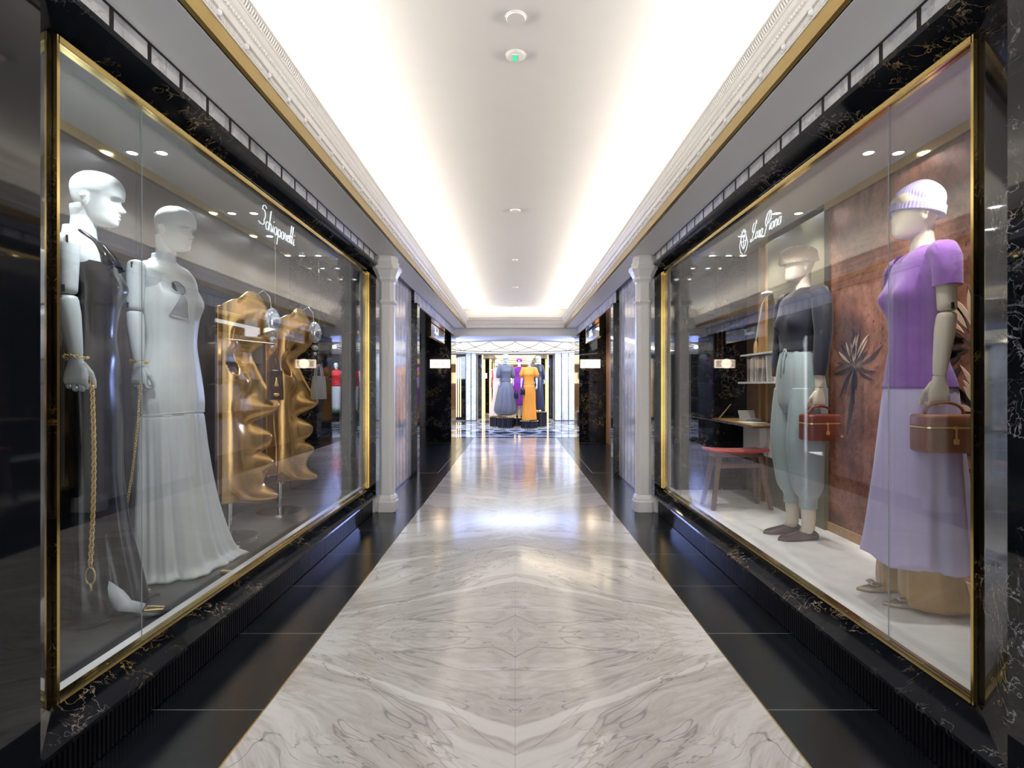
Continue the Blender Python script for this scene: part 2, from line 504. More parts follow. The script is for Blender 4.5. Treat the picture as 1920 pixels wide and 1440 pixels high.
# end cornice (across the corridor)
c = MB()
pe = [(YE + (x - 0.995), z) for x, z in PROF]
n = len(pe)
vs = []
for xx in (-1.15, 1.15):
    vs += [(xx, y, z) for y, z in pe]
fs = [(i, (i + 1) % n, n + (i + 1) % n, n + i) for i in range(n)]
c.add(vs, fs)
for x in ydist(0.5, 0.19, -1.0, 1.0): c.ball((x, YE + 0.05, 2.516), 0.013, 8, 6)
struct('trim_cornice_end', c, M['white'])
struct('trim_gold_end', MB().box(-1.08, 1.08, YE + 0.06, YE + 0.08, 2.43, 2.4945), M['white'])
struct('wall_cove_end', MB().box(-1.2, 1.2, 11.56, 11.62, 2.47, cz), M['white'])
struct('ceiling_beam_end', MB().box(-2.6, 2.6, 11.40, 12.0, 2.262, 2.494), M['soff'])
# ceiling devices
def disc(y, r, kind):
    z = cz
    m = MB().lathe([(r, 0), (r, -0.006), (r - 0.004, -0.010), (0.001, -0.010)], (0, y, z), 40)
    return m
e = empty('ceiling_disc', (0.003, 2.37, cz), label='plain round white ceiling disc nearest the camera, first in the centre line', cat='ceiling disc')
MB().lathe([(0.044, 0), (0.044, -0.007), (0.041, -0.010), (0.001, -0.010)], (0, 0, 0), 40).build('cover', M['ceil'], e, smooth=True, sharp=40)
MB().lathe([(0.048, 0), (0.048, -0.003), (0.0445, -0.003), (0.0445, 0)], (0, 0, 0), 40, False).build('trim_ring', M['white'], e, smooth=True, sharp=40)
e = empty('emergency_light', (0.003, 2.645, cz), label='round white emergency light with small green square, second in the ceiling centre line', cat='emergency light')
MB().lathe([(0.047, 0), (0.047, -0.006), (0.043, -0.009), (0.001, -0.009)], (0, 0, 0), 40).build('cover', M['ceil'], e, smooth=True, sharp=40)
MB().lathe([(0.052, 0), (0.052, -0.003), (0.0475, -0.003), (0.0475, 0)], (0, 0, 0), 40, False).build('trim_ring', M['white'], e, smooth=True, sharp=40)
M['exitgreen'] = mat('green_lens', (0.02, 0.5, 0.25), 0.4, emit=(0.05, 0.75, 0.38), es=0.6)
MB().box(-0.018, 0.014, -0.028, 0.022, -0.013, -0.0085).build('lens_frame', M['white'], e)
g = MB().box(-0.014, 0.008, -0.020, 0.020, -0.0145, -0.012).build('green_lens', M['exitgreen'], e)
g['label'] = 'small green lit square'
for i, (yy, r) in enumerate(((4.99, 0.05), (6.95, 0.035), (8.9, 0.05), (11.0, 0.05))):
    o = MB().lathe([(r, 0), (r, -0.006), (r - 0.004, -0.012), (0.001, -0.012)], (0, 0, 0), 28).build('smoke_detector', M['white'], None, smooth=True, sharp=40, loc=(0.0, yy, cz))
    tag(o, ['pale round detector on the ceiling, third along the centre line', 'smallest pale detector on the ceiling, fourth along the centre line',
            'pale round detector on the ceiling, fifth along the centre line', 'pale round detector on the ceiling nearest the end cornice'][i], 'detector', 'round detectors along the ceiling')

# ---------------------------------------------------------------- the two facades
BP = 0.1785
def facade(s, nm):
    near = 1.457 if s < 0 else 1.405
    blk = M['black2']
    # near pier and its splayed jamb
    struct('wall_%s_near_pier' % nm, MB().box(s * 1.31, s * 2.4, Y0, near, 0.0, 2.43), M['bplain'] if s < 0 else M['black2'])
    struct('wall_%s_near_jamb' % nm, MB().prism_z([(s * 1.31, near), (s * 1.412, 1.61), (s * 1.50, 1.61), (s * 1.50, near)], 0.0, 2.43), M['black'])
    # plinth
    o = struct('wall_%s_plinth' % nm, MB().box(s * 1.345, s * 1.60, near, 4.93, 0.0, 0.152), M['brib'])
    r = MB()
    y = near + 0.01
    while y < 4.93:
        r.box(s * 1.333, s * 1.347, y, y + 0.009, 0.004, 0.150); y += 0.0185
    r.build('ribs', M['brib'], o)
    struct('trim_%s_sill' % nm, MB().prism_y([(s * 1.30, 0.150), (s * 1.30, 0.164), (s * 1.412, 0.222), (s * 1.46, 0.222), (s * 1.46, 0.148)], near, 4.95), M['black'])
    struct('trim_%s_window_head' % nm, MB().prism_y([(s * 1.30, 2.350), (s * 1.30, 2.328), (s * 1.412, 2.273), (s * 1.46, 2.273), (s * 1.46, 2.350)], near, 4.95), M['black'])
    # far pier behind the column
    struct('wall_%s_far_jamb' % nm, MB().box(s * 1.33, s * 2.45, 5.04, 5.26, 0.0, 2.43), M['black'])
    # white marble band with bronze dividers under the soffit
    zb, zt = 2.345, 2.422
    b = MB(); d = MB()
    y = 1.706 - BP * 3
    while y < 5.0:
        y2 = min(y + BP, 4.99)
        b.box(s * 1.312, s * 1.36, y + 0.018, y2, zb, zt)
        y += BP
    o = struct('trim_%s_band' % nm, b, M['wmb'])
    y = 1.706 - BP * 3
    while y < 5.0:
        d.box(s * 1.3105, s * 1.36, y - 0.0, y + 0.018, zb, zt); y += BP
    d.box(s * 1.309, s * 1.36, near - 0.3, 5.0, zt, 2.43)
    d.build('dividers', M['bronze'], o)
    # striped white marble wall beyond the column, and its band over the entrance
    b = MB(); d = MB()
    y = 5.26
    while y < 6.85:
        y2 = min(y + 0.18, 6.87)
        b.box(s * 1.352, s * 1.45, y + 0.012, y2, 0.03, 2.43); d.box(s * 1.3515, s * 1.45, y, y + 0.012, 0.03, 2.43)
        y += 0.18
    y = 6.87
    while y < 11.35:
        b.box(s * 1.312, s * 1.36, y + 0.018, min(y + BP, 11.4), 2.275, 2.425)
        d.box(s * 1.314, s * 1.36, y, y + 0.018, 2.275, 2.425); y += BP
    d.box(s * 1.352, s * 1.45, 5.26, 6.87, 0.0, 0.03)
    d.box(s * 1.310, s * 1.36, 5.26, 11.4, 2.424, 2.43)
    o = struct('wall_%s_striped' % nm, b, M['wm'])
    d.build('dividers', M['bronze'], o)
    # pilaster, recess back wall, far marble wall, recess ceiling
    struct('wall_%s_pilaster' % nm, MB().box(s * 1.275, s * 1.95, 6.872, 7.04, 0.0, 2.27), M['black'])
    struct('wall_%s_entrance_end' % nm, MB().box(s * 1.345, s * 2.6, 11.1, 12.0, 0.0, 2.262), M['black'])
    struct('ceiling_entrance_%s' % nm, MB().box(s * 1.32, s * 1.95, 6.87, 11.4, 2.265, 2.30), M['bplain'])
    # octagonal column
    col = MB()
    cx, cy = s * 1.225, 5.06
    def oc(h, ch, z, hy=None):
        hy = hy or h
        p = [(-h + ch, -hy), (h - ch, -hy), (h, -hy + ch), (h, hy - ch), (h - ch, hy), (-h + ch, hy), (-h, hy - ch), (-h, -hy + ch)]
        return [(cx + a, cy + b, z) for a, b in p]
    prof = [(0.097, 0), (0.097, 0.095), (0.090, 0.108), (0.087, 0.125), (0.075, 0.150), (0.067, 0.158), (0.067, 1.96), (0.072, 1.970), (0.084, 1.985), (0.084, 2.0), (0.072, 2.012), (0.068, 2.02),
            (0.068, 2.165), (0.073, 2.18), (0.088, 2.20), (0.088, 2.222), (0.093, 2.235), (0.112, 2.28), (0.122, 2.297), (0.122, 2.325), (0.100, 2.330), (0.100, 2.375), (0.09, 2.38), (0.09, 2.429)]
    col.loft([oc(h, h * 0.42 if z > 0.15 and z < 2.29 else h * 0.36, z) for h, z in prof])
    # flat raised strips on shaft and capital faces
    col.box(cx - 0.030, cx + 0.030, cy - 0.070, cy + 0.070, 0.17, 1.95)
    col.box(cx - 0.070, cx + 0.070, cy - 0.030, cy + 0.030, 0.17, 1.95)
    col.box(s * 1.318, s * 1.372, 4.965, 5.038, 0.0, 0.13)
    o = col.build('column', M['stone'], None, bevel=0.003)
    o['kind'] = 'structure'
    # window case interior
    zc = 2.45
    back = 2.16
    if s < 0:
        struct('wall_window_left_back', MB().box(-back, -back - 0.04, 1.45, 5.65, 0.2, zc), M['dgrey'])
        struct('floor_window_left', MB().box(-1.46, -back - 0.04, 1.45, 5.65, 0.14, 0.2), M['grey'])
        struct('wall_window_left_end', MB().box(-1.36, -back - 0.04, 5.62, 5.66, 0.2, zc), M['dgrey'])
        struct('wall_window_left_near', MB().box(-1.50, -back - 0.04, 1.44, 1.46, 0.2, zc), M['dgrey'])
    struct('ceiling_window_' + nm, MB().box(s * 1.36, s * (back + 0.04), 1.45, 5.65, zc, zc + 0.04), M['soff'])
    struct('trim_window_header_' + nm, MB().box(s * (back - 0.03), s * back, 1.45, 5.6, zc - 0.05, zc), M['brass'])
    # window: brass frame, three panes, white light ledge
    wdw = empty('window_1' if s < 0 else 'window_2', (0, 0, 0), kind='structure')
    f = MB()
    zb, zt, ya, yb = 0.222, 2.273, 1.617, 5.04
    t = 0.028
    f.box(s * 1.398, s * 1.43, ya, yb, zb, zb + 0.018).box(s * 1.398, s * 1.43, ya, yb, zt - 0.024, zt)
    f.box(s * 1.398, s * 1.43, ya - 0.006, ya + 0.004, zb, zt)
    f.box(s * 1.395, s * 1.44, yb - 0.06, yb, zb, zt).box(s * 1.388, s * 1.40, yb - 0.022, yb, zb, zt)
    fr = f.build('brass_frame', M['brass'], wdw)
    sc = MB()
    y = ya + 0.2
    while y < yb:
        for zz in (zb + 0.0185, ):
            sc.lathe([(0.004, 0), (0.003, 0.0015), (0.0005, 0.002)], (s * 1.404, y, zz), 8)
        y += 0.42
    for z in (0.4, 0.8, 1.2, 1.6, 2.0):
        sc.ball((s * 1.4065, yb - 0.0605, z), 0.0035, 8, 4)
    sc.build('screws', M['goldp'], fr, smooth=True)
    seams = [ya + 0.003, 1.986, 4.50, yb - 0.003]
    for a, b_ in zip(seams[:-1], seams[1:]):
        MB().box(s * 1.405, s * 1.415, a + 0.0002, b_ - 0.0002, zb + 0.018, zt - 0.024).build('glass_pane', M['glass'], wdw)
    M.setdefault('seal', mat('pane_seal', (0.30, 0.34, 0.36), 0.2))
    for q in seams[1:-1]:
        MB().box(s * 1.4035, s * 1.4055, q - 0.0012, q + 0.0012, zb + 0.018, zt - 0.024).build('pane_joint', M['seal'], wdw)
    MB().box(s * 1.435, s * 1.475, ya, 5.04, 0.2, 0.235).build('ledge', M['white'], wdw)
    MB().box(s * 1.44, s * 1.475, 5.0, 5.04, 0.235, 2.4).build('end_post', M['white'], wdw)
    # spotlights recessed in the window ceiling
    for yy, pr in ((2.15, 'nearest'), (2.84, 'second'), (3.84, 'third'), (4.43, 'fourth'), (5.1, 'farthest')):
        for xx, sd in ((1.90, 'glass side'), (2.06, 'wall side')):
            o = empty('recessed_spotlight', (s * xx, yy, zc), rz=0,
                      label='small recessed spotlight in the %s window ceiling, %s of the %s pair' % (nm, sd, pr), cat='spotlight', group='spotlights in the %s window ceiling' % nm)
            MB().lathe([(0.034, 0), (0.034, -0.004), (0.026, -0.004), (0.024, 0.0)], (0, 0, 0), 20, False).build('bezel', M['white'], o, smooth=True)
            MB().lathe([(0.024, -0.0015), (0.001, -0.0015)], (0, 0, 0), 20).build('lamp_lens', M['led'], o)
        e = {-1: 40, 1: 40}[s]
        light('window_spot', 'SPOT', (s * 1.95, yy, zc - 0.02), e, (1, 0.97, 0.93) if s > 0 else (0.9, 0.96, 1.0), (s * -0.05, -0.25 if yy > 3 else 0.1, -1), spot=95, blend=0.9, rad=0.02)
    for yy, e in ((2.2, 10), (3.2, 10), (4.3, 8)):  # added fill spots with no fixture, brightening the window figures
        light('window_front_fill', 'SPOT', (s * 1.50, yy, 2.24), e * (0.45 if s > 0 and yy < 2.5 else 1.9 if s > 0 and yy < 3.5 else 1) * (2.4 if s < 0 else 1.9), (1, 0.97, 0.93) if s > 0 else (0.88, 0.95, 1.0), (s * 0.45, 0.15, -1), spot=80, blend=0.9, rad=0.02)
facade(-1, 'left')
facade(1, 'right')

# ---------------------------------------------------------------- right window interior
BK = 2.16
o = struct('wall_window_right_back', MB().box(BK, BK + 0.04, 1.45, 3.64, 0.2, 2.45), M['mural'])
M['paint_dark'] = mat('mural_dark_paint', (0.035, 0.018, 0.015), 0.5)
M['paint_pale'] = mat('mural_pale_paint', (0.62, 0.42, 0.28), 0.5)
def leaf(mb, y, z, ang, ln, wd, bend=0.25, x=BK):
    pts = []
    n = 7
    for side in (1, -1):
        rng = range(n + 1) if side == 1 else range(n - 1, 0, -1)
        for i in rng:
            t = i / n
            wv = wd * math.sin(PI * t) ** 0.8 * side
            b = bend * ln * t * t
            u = t * ln; v_ = wv + b
            pts.append((y + u * math.cos(ang) - v_ * math.sin(ang), z + u * math.sin(ang) + v_ * math.cos(ang)))
    k = len(pts)
    mb.add([(x - 0.002, a, b) for a, b in pts] + [(x + 0.001, a, b) for a, b in pts],
           [tuple(range(k))] + [(i, (i + 1) % k, k + (i + 1) % k, k + i) for i in range(k)])
dk = MB(); pl = MB()
rnd = random.Random(3)
for cy, cz_, sc in ((2.46, 1.38, 1.25), (2.62, 0.80, 0.9), (3.36, 1.32, 0.75), (1.95, 1.2, 1.2), (2.42, 1.05, 1.0)):
    for i in range(30):
        a = rnd.uniform(0, 2 * PI); r = rnd.uniform(0.0, 0.10) * sc
        leaf(dk, cy + r * math.cos(a), cz_ + r * math.sin(a), a, rnd.uniform(0.12, 0.30) * sc, rnd.uniform(0.010, 0.022) * sc, rnd.uniform(-0.4, 0.4))
    for i in range(9):
        a = rnd.uniform(0.3, 2.6); r = rnd.uniform(0.03, 0.10) * sc
        leaf(pl, cy + r * math.cos(a), cz_ + r * math.sin(a), a, rnd.uniform(0.12, 0.22) * sc, rnd.uniform(0.009, 0.016) * sc, rnd.uniform(-0.4, 0.4), BK - 0.001)
    leaf(dk, cy, cz_ - 0.05, -PI / 2 + 0.1, 0.55 * sc, 0.02, 0.1)
    for i in range(34):
        a = rnd.uniform(0.5, 2.7); r = rnd.uniform(0.24, 0.46) * sc
        leaf(dk, cy + r * math.cos(a), cz_ + r * math.sin(a), rnd.uniform(0, PI), 0.016, 0.0035, 0.5)
dk.build('painted_foliage', M['paint_dark'], o)
pl.build('painted_petals', M['paint_pale'], o)
struct('wall_window_right_panel', MB().box(BK - 0.03, BK + 0.04, 3.64, 4.45, 0.2, 2.45), M['olive'])
struct('wall_window_right_niche', MB().box(BK + 0.05, BK + 0.09, 4.45, 5.65, 0.2, 2.45), M['brownwood'])
struct('wall_window_right_end', MB().box(1.36, BK + 0.09, 5.62, 5.66, 0.2, 2.45), M['dgrey'])
struct('wall_window_right_near', MB().box(1.50, BK + 0.04, 1.41, 1.45, 0.2, 2.45), M['olive'])
struct('floor_window_right', MB().box(1.46, BK + 0.09, 1.45, 5.65, 0.14, 0.2), M['lightfloor'])
tr = MB()
for y in (4.47, 4.60, 5.28, 5.44):
    tr.box(BK - 0.02, BK + 0.06, y, y + 0.05, 0.2, 2.45)
tr.box(BK - 0.012, BK + 0.0, 1.5, 4.45, 0.2, 0.26)
struct('trim_window_right_posts', tr, M['slat'])

# fold-down desk on the wall
dx0, dx1, dz = 1.85, BK + 0.05, 0.885
t = empty('wall_desk', (0, 0, 0), label='fold-down wooden desk with a dark edge, holding papers, behind the stool in the right window', cat='desk')
MB().prism_z([(dx0, 4.12), (dx1, 4.22), (dx1, 5.25), (dx0 + 0.03, 5.2)], dz - 0.012, dz).build('desktop', M['slat'], t)
MB().prism_z([(dx0 - 0.002, 4.115), (dx1, 4.215), (dx1, 5.25), (dx0 + 0.028, 5.205)], dz - 0.024, dz - 0.0125).build('edge', M['chrome'], t)
MB().box(dx0 + 0.14, dx0 + 0.20, 4.30, 4.36, dz - 0.26, dz - 0.02).build('support', M['stone'], t, bevel=0.004)
MB().box(dx0 + 0.20, dx1 - 0.005, 4.18, 4.75, dz - 0.27, dz - 0.03).build('drawer_panel', M['paper'], t, bevel=0.004)
MB().tube([(dx0 + 0.06, 4.95, dz), (dx1 - 0.03, 5.12, dz + 0.24)], 0.006, 8).build('stay', M['slat'], t)
e = empty('notebook', (dx0 + 0.11, 4.38, dz), rz=0.25, label='open white notebook lying on the fold-down desk', cat='notebook')
MB().box(-0.07, 0.075, -0.10, 0.0, 0, 0.008).box(-0.07, 0.075, 0.002, 0.10, 0, 0.007).build('pages', M['paper'], e, bevel=0.002)
MB().box(-0.074, 0.079, -0.104, 0.104, -0.0005, 0.002).build('cover', M['chrome'], e)
e = empty('stationery_box', (dx0 + 0.21, 4.62, dz), rz=0.25, label='white desk box with tilted lid, leaning on the fold-down desk behind the open notebook', cat='box')
MB().box(-0.08, 0.08, -0.04, 0.05, 0.0, 0.022).build('tray', M['paper'], e, bevel=0.003)
b = MB().box(-0.08, 0.08, -0.005, 0.0, 0.0, 0.075); b.xf(Matrix.Translation((0, 0.04, 0.02)) @ Matrix.Rotation(-0.35, 4, 'X')); b.build('lid', M['paper'], e)
# book shelf with leaning pale books
t = empty('bookshelf', (0, 0, 0), label='white two-level wall shelf holding a row of pale books, above the desk', cat='shelf')
sx0, sx1, sy0, sy1 = 1.95, BK + 0.05, 3.98, 4.62
MB().box(sx0, sx1, sy0, sy1, 1.212, 1.228).build('shelf_board', M['paper'], t)
MB().box(sx0 + 0.02, sx1, sy0 - 0.02, sy1 - 0.0, 1.448, 1.462).build('top_board', M['paper'], t)
MB().box(sx0 + 0.08, sx0 + 0.10, sy1 - 0.03, sy1 - 0.01, 1.228, 1.448).build('upright', M['chrome'], t)
MB().box(sx0 + 0.02, sx0 + 0.04, sy0, sy0 + 0.01, 1.228, 1.448).build('upright', M['chrome'], t)
BOOKC = [(0.78, 0.74, 0.66), (0.62, 0.55, 0.46), (0.80, 0.78, 0.74), (0.36, 0.29, 0.24), (0.72, 0.68, 0.62), (0.50, 0.44, 0.38)]
y = sy0 + 0.035; k = 0
while y < sy1 - 0.12:
    th = rnd.uniform(0.016, 0.034); h = rnd.uniform(0.19, 0.212); lean = rnd.choice([0, 0, 0.05, -0.09, 0.12, 0])
    c = BOOKC[k % 6]
    bm_ = mat('book_cover', c, 0.6)
    e = empty('book', (sx0 + 0.035, y + th / 2, 1.2285 + abs(lean) * th * 0.5), cat='book', group='books on the white wall shelf')
    BOOKS = globals().setdefault('BOOKS', []); BOOKS.append((e, ['cream', 'tan', 'off-white', 'dark brown', 'beige', 'taupe'][k % 6]))
    mm = Matrix.Rotation(lean, 4, 'X')
    b = MB().box(0, 0.15, -th / 2, -th / 2 + 0.002, 0, h).box(0, 0.15, th / 2 - 0.002, th / 2, 0, h).box(-0.001, 0.002, -th / 2, th / 2, 0, h); b.xf(mm); b.build('cover', bm_, e)
    b = MB().box(0.002, 0.145, -th / 2 + 0.002, th / 2 - 0.002, 0.003, h - 0.004); b.xf(mm); b.build('pages', M['paper'], e)
    y += th + 0.014 + abs(lean) * 0.22; k += 1
ORD = ['leftmost', 'second from left', 'third from left', 'fourth from left', 'fifth from left', 'sixth from left', 'seventh from left', 'eighth from left', 'ninth from left', 'tenth from left', 'eleventh from left', 'twelfth from left', 'thirteenth from left', 'fourteenth from left', 'fifteenth from left', 'sixteenth from left']
for q, (e, cn) in enumerate(reversed(BOOKS)):
    e['label'] = '%s book, %s in the row on the white wall shelf' % (cn, ORD[q] if q < len(BOOKS) - 1 else 'rightmost')
e = empty('shelf_lamp', (sx0 + 0.10, 4.50, 1.462), label='small brown leaf-shaped ornament on a white stand beside the row of books', cat='ornament')
MB().loft([[(0.0 + 0.02 * math.cos(a) * w_, 0.028 * math.sin(a) * w_, z) for a in [2 * PI * i / 10 for i in range(10)]] for z, w_ in ((0, .5), (0.03, 1), (0.08, 0.8), (0.13, 0.1))]).build('ornament_body', M['slat'], e, smooth=True)
MB().tube([(0.0, 0, 0.11), (0.03, -0.06, 0.42), (0.05, -0.10, 0.50)], 0.008, 8).build('stem', M['paper'], e, smooth=True)
MB().lathe([(0.014, 0), (0.045, -0.012), (0.05, -0.03), (0.002, -0.026)], (0.05, -0.10, 0.52), 18).build('lamp_head', M['paper'], e, smooth=True)

# stool
M['cushion'] = mat('red_cushion', (0.50, 0.065, 0.05), 0.7, sheen=0.4, bump=('noise', 60, 0.5, 0.01), var=0.35)
M['stoolwood'] = mat('stool_wood', (0.20, 0.115, 0.085), 0.45, var=0.2, vscale=(6, 6, 1))
t = empty('stool', (1.81, 4.33, 0.2), rz=math.radians(2), label='wooden stool with four splayed legs and a red padded seat in the right window', cat='stool')
st = MB()
rings = []
for u in np.linspace(-1, 1, 17):
    hw = 0.11 * (1 - 0.35 * abs(u) ** 6)
    zt = 0.478 + 0.016 * u * u
    zb = 0.452 - 0.012 * (1 - u * u) + 0.014 * u * u
    ring = []
    for i in range(16):
        a = 2 * PI * i / 16
        yy = hw * math.copysign(abs(math.cos(a)) ** 0.6, math.cos(a)); q = math.sin(a)
        ring.append((0.27 * u, yy, (zt + zb) / 2 + (zt - zb) / 2 * math.copysign(abs(q) ** 0.7, q)))
    rings.append(ring)
st.loft(rings).build('seat_pad', M['cushion'], t, smooth=True, subsurf=1)
MB().box(-0.20, 0.20, -0.07, 0.07, 0.415, 0.447).build('seat_frame', M['stoolwood'], t, bevel=0.008)
for a in (-1, 1):
    for b in (-1, 1):
        q = MB()
        p0 = Vector((a * 0.165, b * 0.055, 0.43)); p1 = Vector((a * 0.235, b * 0.115, 0.0))
        rr = []
        for p, h in ((p0, 0.020), (p1, 0.015)):
            rr.append([(p.x - h, p.y - h, p.z), (p.x + h, p.y - h, p.z), (p.x + h, p.y + h, p.z), (p.x - h, p.y + h, p.z)])
        q.loft(rr).build('leg', M['stoolwood'], t, bevel=0.004)
for b in (-1, 1):
    MB().box(-0.17, 0.17, b * 0.07 - 0.009, b * 0.07 + 0.009, 0.33, 0.36).build('stretcher', M['stoolwood'], t, bevel=0.003)

# ---------------------------------------------------------------- entrance recess, right: lit shelves and slats
struct('wall_right_entrance_back', MB().box(1.93, 1.97, 7.04, 8.36, 0, 2.27).box(2.26, 2.30, 8.36, 9.92, 0, 2.27), M['bplain'])
sl = MB()
y = 9.95
while y < 11.08:
    sl.box(1.905, 1.935, y, y + 0.028, 0.0, 2.262); y += 0.042
o = struct('wall_right_slats', MB().box(1.93, 1.98, 9.93, 11.1, 0, 2.262), M['slat'])
sl.build('slats', M['slat'], o)
M['cream_lit'] = mat('shelf_backing', (0.75, 0.66, 0.52), 0.5)
t = empty('display_cabinet', (0, 0, 0), label='lit cream display cabinet with shelves of white bags inside the right shop entrance', cat='cabinet')
MB().box(2.22, 2.26, 8.38, 9.92, 0.0, 2.1).build('back_panel', M['cream_lit'], t)
MB().box(1.93, 2.22, 8.36, 8.40, 0.0, 2.1).box(1.93, 2.22, 9.90, 9.93, 0, 2.1).box(1.93, 2.26, 8.36, 9.93, 2.0, 2.06).build('case_frame', M['cream_lit'], t)
for z in (0.74, 1.30, 1.60):
    MB().box(1.94, 2.22, 8.40, 9.90, z - 0.02, z).build('shelf', M['brownwood'], t)
light('cabinet_light', 'AREA', (2.05, 9.15, 1.99), 7, (1.0, 0.86, 0.66), (0.1, 0, -1), 0.2, 1.4)
light('cabinet_light_low', 'AREA', (2.0, 9.15, 1.27), 3.5, (1.0, 0.86, 0.66), (0.1, 0, -1), 0.15, 1.4)
M['bagwhite'] = mat('white_leather', (0.78, 0.78, 0.76), 0.35)
M['bagblack'] = mat('black_leather', (0.015, 0.014, 0.014), 0.3)
M['silver'] = mat('silver_leather', (0.60, 0.62, 0.64), 0.28, 0.6)
def tote(loc, rz, w_, h, d, m, hm, label, group=None, name='handbag'):
    e = empty(name, loc, rz=rz, label=label, cat='handbag', group=group)
    b = MB()
    b.loft([[(x * k1, y * k2, z) for x, y in ((-w_ / 2, -d / 2), (w_ / 2, -d / 2), (w_ / 2, d / 2), (-w_ / 2, d / 2))] for z, k1, k2 in ((0, 1, 1), (h * 0.5, 0.97, 0.85), (h, 0.88, 0.45))])
    b.build('bag_body', m, e, bevel=0.008, smooth=False)
    for sgn in (-1, 1):
        pts = [(w_ * 0.26 * math.cos(a), sgn * d * 0.24, h * 0.86 + h * 0.62 * math.sin(a)) for a in np.linspace(0, PI, 11)]
        MB().tube(pts, 0.006, 6).build('handle', hm, e, smooth=True)
    MB().box(-w_ * 0.28, -w_ * 0.24, -d / 2 - 0.004, -d / 2 + 0.003, 0.01, h * 0.9).build('strap', hm, e)
    MB().box(w_ * 0.24, w_ * 0.28, -d / 2 - 0.004, -d / 2 + 0.003, 0.01, h * 0.9).build('strap', hm, e)
    return e
fc = PI / 2      # bag front (-Y local) turned to face -X
tote((2.05, 9.62, 1.60), -fc, 0.26, 0.19, 0.10, M['bagwhite'], M['bagblack'], 'white tote with black handles on the top cabinet shelf in the right shop entrance', 'bags in the display cabinet')
tote((2.05, 8.95, 1.60), -fc, 0.30, 0.17, 0.10, M['silver'], M['silver'], 'pale grey bag on the top cabinet shelf in the right shop entrance', 'bags in the display cabinet')
tote((2.05, 9.35, 1.30), -fc, 0.24, 0.15, 0.10, M['bagwhite'], M['bagblack'], 'white tote with black handles on the middle cabinet shelf', 'bags in the display cabinet')
tote((2.05, 9.75, 1.30), -fc, 0.13, 0.18, 0.08, M['silver'], M['silver'], 'narrow silver bag on the middle cabinet shelf', 'bags in the display cabinet')
tote((2.05, 9.45, 0.74), -fc, 0.42, 0.22, 0.14, M['bagwhite'], M['bagwhite'], 'large white bag with white handles on the low cabinet shelf', 'bags in the display cabinet')
# entrance recess, left: dark shop front with an open doorway
lw = MB().box(-1.93, -1.97, 7.04, 7.6, 0, 2.27).box(-1.93, -1.97, 8.6, 11.1, 0, 2.27).box(-1.93, -1.97, 7.6, 8.6, 2.0, 2.27)
struct('wall_left_entrance_back', lw, M['bplain'])
struct('door_1', MB().box(-1.90, -1.93, 7.55, 7.60, 0, 2.05).box(-1.90, -1.93, 8.60, 8.65, 0, 2.05).box(-1.90, -1.93, 7.55, 8.65, 2.0, 2.05), M['chrome'])
struct('wall_left_shop_inside', MB().box(-2.9, -2.94, 6.9, 9.5, 0, 2.27).box(-1.97, -2.94, 9.5, 9.54, 0, 2.27), M['dgrey'])

# hanging name boxes and lit name plates
STROKES = {}
def S_(ch, w_, *paths): STROKES[ch] = (w_, paths)
def arc(cx, cy, rx, ry, a0, a1, n=10):
    return [(cx + rx * math.cos(math.radians(a0 + (a1 - a0) * i / n)), cy + ry * math.sin(math.radians(a0 + (a1 - a0) * i / n))) for i in range(n + 1)]
S_('S', 0.62, arc(0.42, 0.95, 0.20, 0.16, 20, 200) + arc(0.30, 0.62, 0.24, 0.26, 120, -60) + arc(0.18, 0.25, 0.30, 0.14, 10, -150))
S_('c', 0.34, arc(0.20, 0.2, 0.14, 0.2, 50, 300) + [(0.34, 0.08)])
S_('h', 0.42, [(0, 0.1), (0.14, 0.6), (0.20, 1.05), (0.14, 1.0), (0.08, 0.0)], arc(0.20, 0.2, 0.11, 0.2, 170, 10) + [(0.30, 0.0), (0.42, 0.1)])
S_('i', 0.20, [(0, 0.1), (0.10, 0.4), (0.09, 0.02), (0.20, 0.1)], [(0.14, 0.58), (0.15, 0.62)])
S_('a', 0.42, arc(0.19, 0.2, 0.15, 0.2, 50, 400, 14), [(0.33, 0.4), (0.30, 0.02), (0.42, 0.1)])
S_('p', 0.42, [(0.0, 0.12), (0.12, 0.42), (0.02, -0.45)], arc(0.22, 0.2, 0.14, 0.2, 150, -160, 14) + [(0.30, 0.02), (0.42, 0.1)])
S_('r', 0.32, [(0, 0.1), (0.10, 0.42), (0.14, 0.34), (0.24, 0.36), (0.22, 0.04), (0.32, 0.1)])
S_('e', 0.34, [(0.06, 0.18), (0.28, 0.28)] + arc(0.18, 0.22, 0.12, 0.18, 30, 310) + [(0.34, 0.1)])
S_('l', 0.24, [(0, 0.1), (0.16, 0.7), (0.20, 1.05), (0.13, 1.0), (0.09, 0.05), (0.24, 0.1)])
S_('L', 0.55, arc(0.50, 1.02, 0.08, 0.10, 300, 130) + [(0.28, 0.6), (0.14, 0.05)] + arc(0.02, 0.06, 0.12, 0.08, 0, -250) + [(0.30, 0.0), (0.56, 0.10)], arc(0.22, 0.75, 0.22, 0.30, 110, 300))
S_('o', 0.36, arc(0.18, 0.2, 0.14, 0.2, 60, 420, 14) + [(0.36, 0.30)])
S_('P', 0.62, [(0.44, 1.10), (0.22, 0.3), (0.10, -0.15)], arc(0.36, 0.80, 0.28, 0.34, 200, -90, 16), arc(0.26, 0.72, 0.26, 0.38, 90, 260))
S_('n', 0.44, [(0, 0.1), (0.10, 0.42), (0.09, 0.0)], arc(0.22, 0.2, 0.12, 0.2, 160, 10) + [(0.32, 0.0), (0.44, 0.1)])
S_(' ', 0.22)
